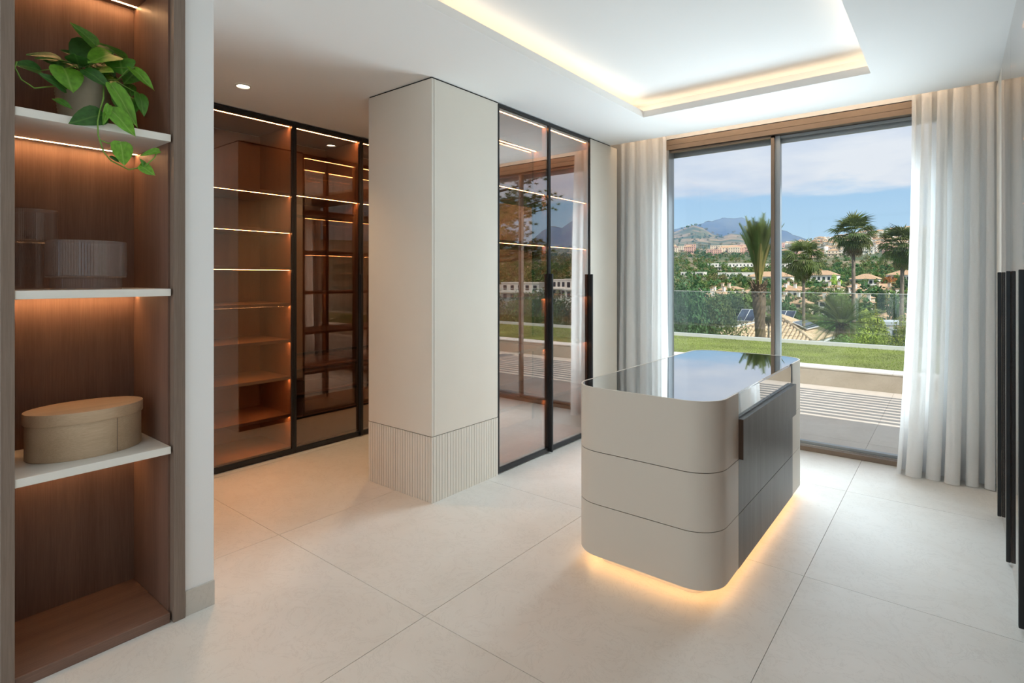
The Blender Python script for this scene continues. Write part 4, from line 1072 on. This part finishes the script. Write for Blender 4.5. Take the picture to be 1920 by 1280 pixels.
fan_palm('small fan palm in front of the white houses, left of the feathery palm', -10.1, 56.0, -1.75, 0.72, 0.12, 4, 0.0, 30)
fan_palm('thin drooping palm right beside the window mullion', -8.75, 36.0, -0.55, 0.55, 0.09, 5, 0.01, 16)

# date palms with feather leaves
def feather(mat, seed, L=2.0, arch=0.5, nl=30, leafl=0.34, bare=0.14):
    rn = random.Random(seed); b = MB()
    P = [Vector((0, L * t, -arch * L * t * t)) for t in [k / 8 for k in range(9)]]
    b.tube(P, [0.028 - 0.0028 * k for k in range(9)], 4)
    for k in range(nl):
        t = bare + (1 - bare) * k / nl
        p = Vector((0, L * t, -arch * L * t * t)); d = Vector((0, 1, -2 * arch * t)).normalized()
        ll = leafl * (0.55 + 0.9 * math.sin(math.pi * min(1, t * 1.05)) ** 0.7)
        for sgn in (-1, 1):
            e = p + (Vector((sgn, 0, 0.35)) * 0.75 + d * 0.85).normalized() * ll + Vector((0, 0, -0.10 * ll))
            w = d * 0.022
            b.add([p - w, p + w, e], [(0, 1, 2)])
    return b.mesh('feather_leaf', (0, 0, 0), (mat,))
def date_palm(label, x, y, zc, tr, leaves, seed, elev, name='date_palm', lean=0.0, scale=1.0, spread=(82, 60)):
    rn = random.Random(seed); zg = land_z(x, y); h = zc - zg
    t = empty(name, (x, y, zg), label, 'palm tree')
    n = 42; prof = []
    b = MB(); seg = 22
    for j in range(n * 2 + 1):
        q = j / (n * 2); z = zg - 0.3 + (h + 0.3) * q
        rr = tr * (1.0 + 0.10 * (1 - q)) * (1.0 + 0.32 * math.sin(math.pi * min(1, max(0, (q - 0.80) / 0.2))))
        for k in range(seg):
            a = 2 * math.pi * (k + 0.5 * (j % 2)) / seg
            r_ = rr * (1 + 0.055 * (1 if (k + j // 2) % 2 else -1))
            off = lean * h * (1 - q) ** 1.5
            b.v.append((x + off + r_ * math.cos(a), y + r_ * math.sin(a), z))
    for j in range(n * 2):
        for k in range(seg):
            b.f.append((j * seg + k, j * seg + (k + 1) % seg, (j + 1) * seg + (k + 1) % seg, (j + 1) * seg + k)); b.mi.append(0)
    b.build('trunk', 'bark_brown', t)
    sb = MB().add([(-0.035, 0, 0), (0.035, 0, 0), (0.02, 0.10, 0.16), (-0.02, 0.10, 0.16), (0, -0.03, 0.0), (0, 0.07, 0.19)], [(0, 1, 2, 3), (0, 4, 5, 3), (4, 1, 2, 5), (3, 2, 5)]).mesh('leaf_stub', (0, 0, 0), ('bark_brown',))
    for k in range(44):
        a = k * 2.39996; zz = h - 0.62 * (k / 44)
        rr_ = tr * (1.0 + 0.28 * (1 - k / 44))
        inst('leaf_stub', sb, t, mat=Matrix.Translation((-rr_ * math.sin(a) * 0.9, rr_ * math.cos(a) * 0.9, zz)) @ Matrix.Rotation(a, 4, 'Z') @ Matrix.Scale(1.15, 4))
    for k, (me, el) in enumerate(leaves):
        a = k * 2.39996 + rn.uniform(-0.2, 0.2)
        m = Matrix.Translation((0.4 * tr * math.cos(a + 1.57), 0.4 * tr * math.sin(a + 1.57), h - 0.05)) @ Matrix.Rotation(a, 4, 'Z') @ Matrix.Rotation(R(el + rn.uniform(-4, 4)), 4, 'X') @ Matrix.Rotation(rn.uniform(-0.3, 0.3), 4, 'Y') @ Matrix.Scale(scale * rn.uniform(0.85, 1.08), 4)
        inst('leaf', me, t, mat=m)
    return t
FU = [feather('palm_green', 11, 2.45, 0.14, 36, 0.25, 0.30), feather('palm_green', 12, 2.25, 0.27, 36, 0.25, 0.30), feather('palm_gold', 13, 1.5, 0.10, 20, 0.12, 0.3)]
lv = [(FU[k % 2], 94 - 7 * (k / 46) ** 0.7) for k in range(46)] + [(FU[2], 90 - 10 * (k / 20)) for k in range(20)]
date_palm('date palm with a tied upright crown and thick patterned trunk', -5.48, 21.2, 1.22, 0.165, lv, 31, 0, lean=0.055, scale=0.98)
FW = [feather('palm_green', 14, 2.2, 0.34, 30, 0.42), feather('palm_green', 15, 1.9, 0.5, 30, 0.42), feather('palm_dry', 16, 1.5, 0.7, 20, 0.3)]
lv = [(FW[k % 2], 78 - 92 * (k / 38)) for k in range(38)] + [(FW[2], -38 - 25 * (k / 12)) for k in range(12)]
date_palm('feathery spreading palm behind the balustrade, right of the tiled roof', -4.2, 31.1, -0.75, 0.20, lv, 33, 0, name='feather_palm', scale=0.95)

# ---------------------------------------------------------------- houses
plain('render_white', (0.80, 0.77, 0.71), 0.85); plain('render_cream', (0.72, 0.62, 0.48), 0.85); plain('render_pink', (0.66, 0.42, 0.33), 0.85); plain('render_grey', (0.50, 0.54, 0.58), 0.8)
plain('terracotta', (0.50, 0.33, 0.20), 0.9, var=0.3, vscale=3.0); plain('terracotta_pale', (0.62, 0.47, 0.31), 0.9, var=0.25, vscale=4.0)
plain('window_dark', (0.035, 0.045, 0.055), 0.15); plain('solar_blue', (0.035, 0.055, 0.10), 0.25)
def hip(b, L, W, z, h, ov=0.4):
    a, c = L / 2 + ov, W / 2 + ov
    q = max(0.0, a - c)
    b.add([(-a, -c, z), (a, -c, z), (a, c, z), (-a, c, z), (-q, 0, z + h), (q, 0, z + h)], [(0, 1, 5, 4), (1, 2, 5), (2, 3, 4, 5), (3, 0, 4), (3, 2, 1, 0)])
def house(x, y, z, L, W, hgt, rot, wall, label, group, roof='hip', storeys=2, nw=4, windows=True, chimney=False, name='house', roofmat='terracotta'):
    t = empty(name, (x, y, z), label, 'house', group); t.rotation_euler = (0, 0, rot)
    def put(n, mb, mat, par=t):
        o = bpy.data.objects.new(n, mb.mesh(n, (0, 0, 0), (mat,))); COL.objects.link(o); o.parent = par; return o
    wl_ = put('wall', MB().box(-L / 2, L / 2, -W / 2, W / 2, -3, hgt), wall)
    if roof == 'hip':
        rb = MB(); hip(rb, L, W, hgt, W * 0.26); put('roof', rb, roofmat)
    else:
        put('parapet', MB().box(-L / 2 - 0.1, L / 2 + 0.1, -W / 2 - 0.1, W / 2 + 0.1, hgt, hgt + 0.35), wall)
    if chimney:
        for cx_ in (-L * 0.28, L * 0.22):
            ch = put('chimney', MB().box(cx_ - 0.4, cx_ + 0.4, -0.4, 0.4, hgt, hgt + W * 0.26 + 1.3), wall)
            put('cap', MB().box(cx_ - 0.55, cx_ + 0.55, -0.55, 0.55, hgt + W * 0.26 + 1.3, hgt + W * 0.26 + 1.5), roofmat, ch)
    if windows:
        sh_ = hgt / storeys
        wm = MB().box(-0.55, 0.55, -0.06, 0.05, 0, min(1.5, sh_ * 0.55)).mesh('window', (0, 0, 0), ('window_dark',))
        for s_ in range(storeys):
            for k in range(nw):
                inst('window', wm, wl_, (-L / 2 + L * (k + 0.5) / nw, -W / 2, s_ * sh_ + sh_ * 0.25))
        if storeys > 1: put('balcony', MB().box(-L / 2, L / 2, -W / 2 - 1.1, -W / 2, sh_ - 0.15, sh_ + 0.75 - 0.5), wall)
    return t
# middle distance: white villas with terracotta roofs
GV = 'white villas in the valley'
VL = [(-31.5, 138, 12, 8, 6.2, 0.15, 'render_cream', True, 'long cream villa with terracotta roof behind the small fan palm'), (-22.0, 146, 12, 8, 7.4, 0.05, 'render_white', True, 'white villa with twin chimneys between the two left fan palms'), (-15.8, 150, 9, 8, 6.6, -0.1, 'render_white', True, 'white villa with chimneys left of the tallest fan palm trunk'), (-28.0, 128, 8, 7, 4.5, 0.3, 'render_cream', False, 'low cream villa right of the window mullion'),
      (-9.0, 148, 13, 8, 5.6, 0.0, 'render_white', False, 'white terraced house right of the tallest fan palm trunk'), (-3.0, 150, 10, 8, 5.6, 0.0, 'render_white', True, 'white terraced house beside the trunk of the half hidden palm'), (-11.5, 168, 8, 7, 7.5, 0.2, 'render_white', True, 'white villa with a chimney above the terraced houses'), (-38.5, 150, 9, 7, 5.5, 0.3, 'render_pink', True, 'pinkish villa left of the near palm trunk, above the solar panels'),
      (-44.0, 162, 9, 7, 5.0, 0.2, 'render_pink', False, 'low pinkish villa behind the leafy left tree'), (5.5, 150, 14, 8, 6, -0.1, 'render_white', False, 'white villa behind the right curtain')]
VL = [(a * 1.18, b * 1.18, L * 0.47, W * 0.47, hh * 0.50, *c) for a, b, L, W, hh, *c in VL]
for k, (x, y, L, W, hh, rt, wl, ch, lb) in enumerate(VL):
    house(x, y, land_z(x, y) + 0.8, L, W, hh, rt, wl, lb, GV, chimney=ch, nw=3 if L < 6 else 4)
rnd = random.Random(41)
for k in range(34):
    t_ = (rnd.uniform(1462, 1705) - 960) / 1036.0 if k < 24 else (rnd.uniform(1300, 1420) - 960) / 1036.0
    d = rnd.uniform(150, 225)
    x, y = (-0.62340 + 0.78190 * t_) * d, (0.78190 + 0.62340 * t_) * d
    if any(math.hypot(x - v_[0], y - v_[1]) < 7 for v_ in VL): continue
    house(x, y, land_z(x, y) + 1.0, rnd.uniform(4.5, 7.5), rnd.uniform(3.6, 4.8), rnd.uniform(2.9, 4.4), rnd.uniform(-0.3, 0.4), rnd.choice(('render_white', 'render_white', 'render_cream')), 'small white villa with terracotta roof among the valley trees' if k < 24 else 'small white villa with terracotta roof left of the near palm', 'small villas among the valley trees' + ('' if k < 24 else ' at the left'), chimney=k % 2 == 0, nw=3, name='small_villa')
    VL.append((x, y))
for k, (x, y, L, W, hh, lb) in enumerate([(-96, 330, 22, 9, 6.5, 'white villa with flat roof near the left curtain, above the trees'), (-128, 345, 14, 9, 5.5, 'small white flat-roofed villa beside the left window jamb'), (-72, 300, 20, 10, 6.0, 'long white villa with terracotta roof left of the near palm crown'), (-50, 310, 13, 9, 6.5, 'white villa with terracotta roof right behind the near palm crown'), (-30, 290, 11, 9, 5.5, 'cream villa among trees under the hillside town'), (-18, 320, 12, 9, 6.0, 'white villa among trees left of the tallest palm trunk')]):
    house(x, y, land_z(x, y) + 0.5, L, W, hh, 0.2 - 0.08 * k, 'render_white', lb, GV, roof='flat' if k < 2 else 'hip', nw=6)
# long white arcaded block
ax, ay = -150, 505
house(ax, ay, land_z(ax, ay), 46, 10, 6.4, 0.28, 'render_white', 'long white two-storey block with a row of openings below the pink terraces', None, roof='flat', nw=16, name='apartment_block')
ax, ay = -112, 515
house(ax, ay, land_z(ax, ay) - 1, 30, 10, 6.4, 0.22, 'render_white', 'white two-storey block just left of the near palm crown', None, roof='flat', nw=10, name='apartment_block')
# pink stepped terraces on the hill
rnd = random.Random(77)
def px2(px, d):
    t_ = (px - 960) / 1036.0
    return (-0.62340 + 0.78190 * t_) * d, (0.78190 + 0.62340 * t_) * d
GP = 'pink terraced flats on the hill'
for k in range(26):
    left = k < 9
    px = rnd.uniform(1252, 1302) if left else rnd.uniform(1338, 1416)
    dd = rnd.uniform(830, 1010)
    x, y = px2(px, dd)
    house(x, y, land_z(x, y) + 1, rnd.uniform(13, 22), 11, rnd.uniform(7, 11), 0.3 + rnd.uniform(-0.1, 0.1), 'render_pink' if rnd.random() < 0.62 else 'render_cream', 'pink stepped flats on the slope beside the left window jamb' if left else 'pink stepped flats on the slope left of the near palm crown', GP + (' at the left' if left else ' by the palm'), roof='flat' if k % 3 else 'hip', storeys=3, nw=5, name='terraced_flats')
GT = 'houses of the white hillside town'
for k in range(190):
    px = rnd.uniform(1530, 1712) if k < 165 else rnd.uniform(1462, 1530)
    dd = rnd.uniform(660, 1650)
    x, y = px2(px, dd)
    house(x, y, land_z(x, y) + 0.5, rnd.uniform(9, 17), rnd.uniform(8, 11), rnd.uniform(5, 9), rnd.uniform(-0.5, 0.6), rnd.choice(('render_white', 'render_white', 'render_white', 'render_cream', 'render_pink')), 'small pale house in the hillside town below the mountains', GT, roof='hip' if k % 3 else 'flat', storeys=2, nw=3, name='town_house')
# white houses mirrored in the glass doors
for k, (x, y, L, hh, rt, lb) in enumerate([(86, 121, 17, 7.0, -0.6, 'white flat-roofed house mirrored right of the window mullion'), (99, 118, 12, 6.0, -0.6, 'small white house mirrored left of the window mullion'), (76, 138, 18, 8.5, -0.55, 'white house block mirrored in the farther glass door'), (67, 136, 9, 6.0, -0.5, 'white house mirrored beside the curtain'), (92, 150, 14, 8.0, -0.6, 'white house mirrored behind the others')]):
    house(x, y, land_z(x, y) + 4.5, L * 0.75, 6.5, hh * 0.68, 0.0 + 0.06 * k, 'render_white', lb, 'white houses mirrored in the glass', roof='flat', nw=5, chimney=(k == 2))

# tiled-roof house right below the lawn
def barrel_roof(t, P0, P1, A0, A1, pitch, mat, par):
    """tile courses from the eave P0-P1 up to the edge A0-A1 (local points); each course line its own piece"""
    P0, P1, A0, A1 = map(Vector, (P0, P1, A0, A1))
    n = max(2, int(round((P1 - P0).length / pitch)))
    e = (P1 - P0).normalized()
    nrm = (P1 - P0).cross(A0 - P0 if (A0 - P0).length > 0.1 else A1 - P0).normalized()
    if nrm.z < 0: nrm = -nrm
    up = nrm.cross(e).normalized()
    if up.z < 0: up = -up
    poly = [P0, P1, A1, A0]
    MB().add(poly, [(0, 1, 2, 3)] if (A1 - A0).length > 0.05 else [(0, 1, 2)]).build('roof_deck', mat, par, loc=wloc(par)) if False else None
    Hs = (A0 - P0).dot(up); a0 = (A0 - P0).dot(e); a1 = (A1 - P0).dot(e); W = (P1 - P0).dot(e)
    for k in range(n):
        s = (k + 0.5) * W / n
        # upper limit of this course line on the trapezium
        if s < a0: hmax = Hs * s / max(a0, 1e-6)
        elif s > a1: hmax = Hs * (W - s) / max(W - a1, 1e-6)
        else: hmax = Hs
        if hmax < 0.25: continue
        b = MB(); r = W / n * 0.40
        m = max(1, int(hmax / 0.42)); st = hmax / m
        for j in range(m):
            c0 = P0 + e * s + up * (st * j - (0.06 if j == 0 else 0.03)) + nrm * 0.035; c1 = P0 + e * s + up * (st * (j + 1)) + nrm * 0.0
            vv = []
            for c in (c0, c1):
                for q in range(6):
                    a = math.pi * q / 5; vv.append(c + e * r * math.cos(a) + nrm * r * 0.85 * math.sin(a))
            b.add(vv, [(q, q + 1, 7 + q, 6 + q) for q in range(5)] + [(0, 5, 4, 3, 2, 1)])
        o = bpy.data.objects.new('tile_course', b.mesh('tile_course', (0, 0, 0), (mat,))); COL.objects.link(o); o.parent = par
def villa():
    ox, oy = px2(1525, 36.0)
    oz = -2.72
    t = empty('tiled_villa', (ox, oy, oz), 'villa with a pale barrel-tiled roof and solar panels below the lawn', 'house')
    t.rotation_euler = (0, 0, R(-4))
    L, W = 6.7, 6.2                # runs left (-x) and back (+y) from the near corner
    def put(n, mb, mat, par=t, smooth=False):
        o = bpy.data.objects.new(n, mb.mesh(n, (0, 0, 0), (mat,) if isinstance(mat, str) else mat)); COL.objects.link(o); o.parent = par; return o
    put('wall', MB().box(-L + 0.35, -0.35, 0.35, W - 0.35, -4, -0.12), 'render_white')
    put('cornice', MB().box(-L + 0.05, -0.05, 0.05, W - 0.05, -0.24, -0.02), 'rail_white')
    h = 1.45
    rb = MB(); rb.add([(-L, 0, 0), (0, 0, 0), (0, W, 0), (-L, W, 0), (-L + W / 2, W / 2, h), (-W / 2, W / 2, h)], [(0, 1, 5, 4), (1, 2, 5), (2, 3, 4, 5), (3, 0, 4), (3, 2, 1, 0)])
    roof = put('roof', rb, 'terracotta_pale')
    A, B_ = (-L + W / 2, W / 2, h), (-W / 2, W / 2, h)
    barrel_roof(t, (-L, 0, 0.0), (0, 0, 0.0), A, B_, 0.27, 'terracotta_pale', roof)
    barrel_roof(t, (0, 0, 0.0), (0, W, 0.0), B_, B_, 0.27, 'terracotta_pale', roof)
    for (p, q) in (((0, 0, 0.06), (B_[0], B_[1], h + 0.08)), ((0, W, 0.06), (B_[0], B_[1], h + 0.08)), ((A[0], A[1], h + 0.08), (B_[0], B_[1], h + 0.08))):
        hr = MB(); hr.tube([p, q], 0.10, 8); put('ridge_tiles', hr, 'terracotta_pale', roof)
    # solar panels: on the right-hand slope and a tilted array on the left
    def solar(c, u, w, a, b):
        u = Vector(u).normalized(); w = Vector(w).normalized(); n_ = u.cross(w)
        f_ = put('solar_panel', MB().obox(c, u, w, n_, a, b, 0.03), 'rail_white')
        nc = 3
        for i in range(nc):
            cc = Vector(c) + u * (-a + (i + 0.5) * 2 * a / nc) + n_ * (0.032 if n_.z > 0 else -0.032)
            put('panel_cell', MB().obox(cc, u, w, n_, a / nc - 0.025, b - 0.04, 0.004), 'solar_blue', f_)
    sl = Vector((-W / 2, 0, h)).normalized()
    nn = Vector((0, 1, 0)).cross(sl)
    if nn.z < 0: nn = -nn
    solar(Vector((-1.35, W * 0.50, 0.62)) + nn * 0.30, (0, 1, 0), sl, 1.5, 0.52)
    for k in range(2): solar((-L + 1.2 + 2.05 * k, 4.6, 1.25), (1, 0, 0), (0, 0.85, 0.52), 0.98, 0.80)
    put('panel_stand', MB().box(-L + 0.2, -L + 4.3, 4.2, 5.2, 0.2, 0.85), 'render_cream')
    chm = put('chimney', MB().box(-4.55, -3.75, 2.6, 3.4, 0.6, 2.05), 'render_cream')
    put('chimney_cap', MB().box(-4.68, -3.62, 2.47, 3.53, 2.30, 2.42), 'terracotta_pale', chm)
    for sx in (-4.5, -3.8): put('cap_post', MB().box(sx - 0.05, sx + 0.05, 2.65, 3.35, 2.05, 2.30), 'render_cream', chm)
    rl = MB(); rl.tube([(-L - 0.6, 0.2, -1.2), (-L - 0.6, 0.2, 0.35), (-L - 0.4, 0.25, 0.5), (-L + 1.5, 0.6, 0.66), (-L + 2.9, 1.4, 1.05)], 0.05, 6); put('handrail', rl, 'rail_white')
    for k in (0.2, 1.5): 
        r2 = MB(); r2.tube([(-L + k, 0.4 + 0.1 * k, 0.62), (-L + k, 0.4 + 0.1 * k, -0.1)], 0.03, 5); put('baluster', r2, 'rail_white')
    return t
villa()
x, y = px2(1662, 62)
house(x, y, land_z(x, y) + 2.0, 3.4, 3.5, 2.6, 0.25, 'render_grey', 'pale grey house among the shrubs beside the right curtain', None, storeys=1, nw=2, roof='flat', name='garden_house')
x, y = px2(1680, 78)
house(x, y, land_z(x, y) + 1.5, 6.5, 5, 2.6, 0.2, 'render_cream', 'house with a brown tiled roof behind the half hidden palm trunk', None, storeys=1, nw=3)

# ---------------------------------------------------------------- valley trees: 200 of their own, the rest as woodland
GTREE = 'trees of the valley gardens'
rnd = random.Random(5); cnt = 0
while cnt < 205:
    a = R(rnd.uniform(-27, 3)) if cnt < 165 else R(rnd.uniform(27, 44)); r = math.exp(rnd.uniform(math.log(70), math.log(430)))
    x, y = r * math.sin(a), r * math.cos(a)
    if any(abs(x - vx) < 5 and -30 < y - vy < 6 for vx, vy, *_ in VL): continue
    if cnt >= 165 and 95 < r < 175 and rnd.random() < 0.7: continue
    kind = rnd.choices(KM, (5, 5, 4, 1.5, 0.5, 3))[0]
    rad = rnd.uniform(2.2, 4.2) * (0.75 if r < 160 else 1.0); hh = rad * rnd.uniform(1.5, 2.3)
    if rnd.random() < 0.08: rad, hh, kind = 1.2, 9.0, 'foliage_dark'
    t = tree('valley_tree', 'round green tree among the villas of the valley', x, y, land_z(x, y), rad, hh * (0.8 if r < 160 else 1.0), CM[kind][cnt % 2], rnd.uniform(0.4, 1.4), GTREE, 'tree', cnt)
    cnt += 1
# far woodland, too many to count
import numpy as np
def unit_crown(seed, n, size):
    me = crown_mesh(seed, 9, n, size, 'foliage_mid')
    co = np.empty(len(me.vertices) * 3, 'f'); me.vertices.foreach_get('co', co); bpy.data.meshes.remove(me)
    return co.reshape(-1, 3)
def woodland(name, mat, count, r0, r1, seed, nq, size, label):
    rn = random.Random(seed); U = [unit_crown(900 + seed * 3 + s, nq, size) for s in range(3)]
    parts = []
    for k in range(count):
        a = R(rn.uniform(-30, 48)); r = math.exp(rn.uniform(math.log(r0), math.log(r1)))
        x, y = r * math.sin(a), r * math.cos(a)
        if noise.noise(Vector((x / 130, y / 130, seed))) < (-0.5 if r < 1100 else 0.0): continue
        if -11.5 < math.degrees(a) < -2.5 and 560 < r < 1750 and rn.random() < 0.78: continue
        s = rn.uniform(2.0, 4.2) * (1 + r / 4000); hz = s * rn.uniform(0.7, 1.15); t = rn.uniform(0, 6.28)
        u = U[k % 3]; c, s_ = math.cos(t) * s, math.sin(t) * s
        q = np.empty_like(u); q[:, 0] = x + u[:, 0] * c - u[:, 1] * s_; q[:, 1] = y + u[:, 0] * s_ + u[:, 1] * c; q[:, 2] = land_z(x, y) - 0.15 * hz + u[:, 2] * hz
        parts.append(q)
    V = np.concatenate(parts) - np.array([0, r0, 0], 'f'); n = len(V) // 4
    me = bpy.data.meshes.new(name); me.vertices.add(len(V)); me.vertices.foreach_set('co', V.astype('f').ravel())
    me.loops.add(n * 4); me.loops.foreach_set('vertex_index', np.arange(n * 4, dtype='i'))
    me.polygons.add(n); me.polygons.foreach_set('loop_start', np.arange(0, n * 4, 4, dtype='i'))
    me.update(calc_edges=True); me.materials.append(M[mat])
    o = bpy.data.objects.new(name, me); COL.objects.link(o); o.location = (0, r0, 0)
    return tag(o, label, 'woodland', kind='stuff')
woodland('woodland', 'foliage_dark', 2500, 170, 900, 1, 130, 0.16, 'dark green woodland between the villas on the lower slopes')
woodland('woodland', 'foliage_mid', 2500, 170, 900, 2, 130, 0.16, 'mid green woodland between the villas on the lower slopes')
woodland('woodland', 'foliage_olive', 2000, 170, 900, 3, 130, 0.16, 'olive green woodland between the villas on the lower slopes')
woodland('scrub', 'foliage_dark', 2400, 800, 2500, 4, 40, 0.28, 'dark green scrub dotted over the brown hills')
woodland('scrub', 'foliage_olive', 2400, 800, 2500, 5, 40, 0.28, 'olive green scrub dotted over the brown hills')

# ---------------------------------------------------------------- haze over the valley
hm = bpy.data.materials.new('valley_haze'); hm.use_nodes = True; nt = hm.node_tree; nt.nodes.clear()
ho = N(nt, 'ShaderNodeOutputMaterial'); hv = N(nt, 'ShaderNodeVolumeScatter')
hv.inputs['Color'].default_value = (0.16, 0.38, 1.0, 1); hv.inputs['Density'].default_value = 0.00033; hv.inputs['Anisotropy'].default_value = 0.0
nt.links.new(hv.outputs[0], ho.inputs['Volume']); M['valley_haze'] = hm
def crest_at(a):
    e = 0.02
    for cr in CRESTS:
        for (p, ep), (q, eq) in zip(cr, cr[1:]):
            if p <= a <= q: e = max(e, ep + (eq - ep) * (a - p) / (q - p))
    return e
v, f = [], []
nh = 480
for i in range(nh + 1):
    a = -58 + 122 * i / nh; c, s_ = math.cos(R(a)), math.sin(R(a)); e = crest_at(a) * 1.003
    for r_ in (650, 8400):
        v += [(r_ * s_, r_ * c, -80), (r_ * s_, r_ * c, max(6.0, e * r_))]
for i in range(nh):
    b = i * 4; n = b + 4
    f += [(b, n, n + 1, b + 1), (b + 2, b + 3, n + 3, n + 2), (b + 1, n + 1, n + 3, b + 3), (b, b + 2, n + 2, n)]
f += [(0, 1, 3, 2), (nh * 4, nh * 4 + 2, nh * 4 + 3, nh * 4 + 1)]
hz_ = tag(MB().add(v, f).build('haze', 'valley_haze', loc=(0, 4000, 0)), 'thin blue haze over the valley in front of the mountains', 'haze', kind='stuff')
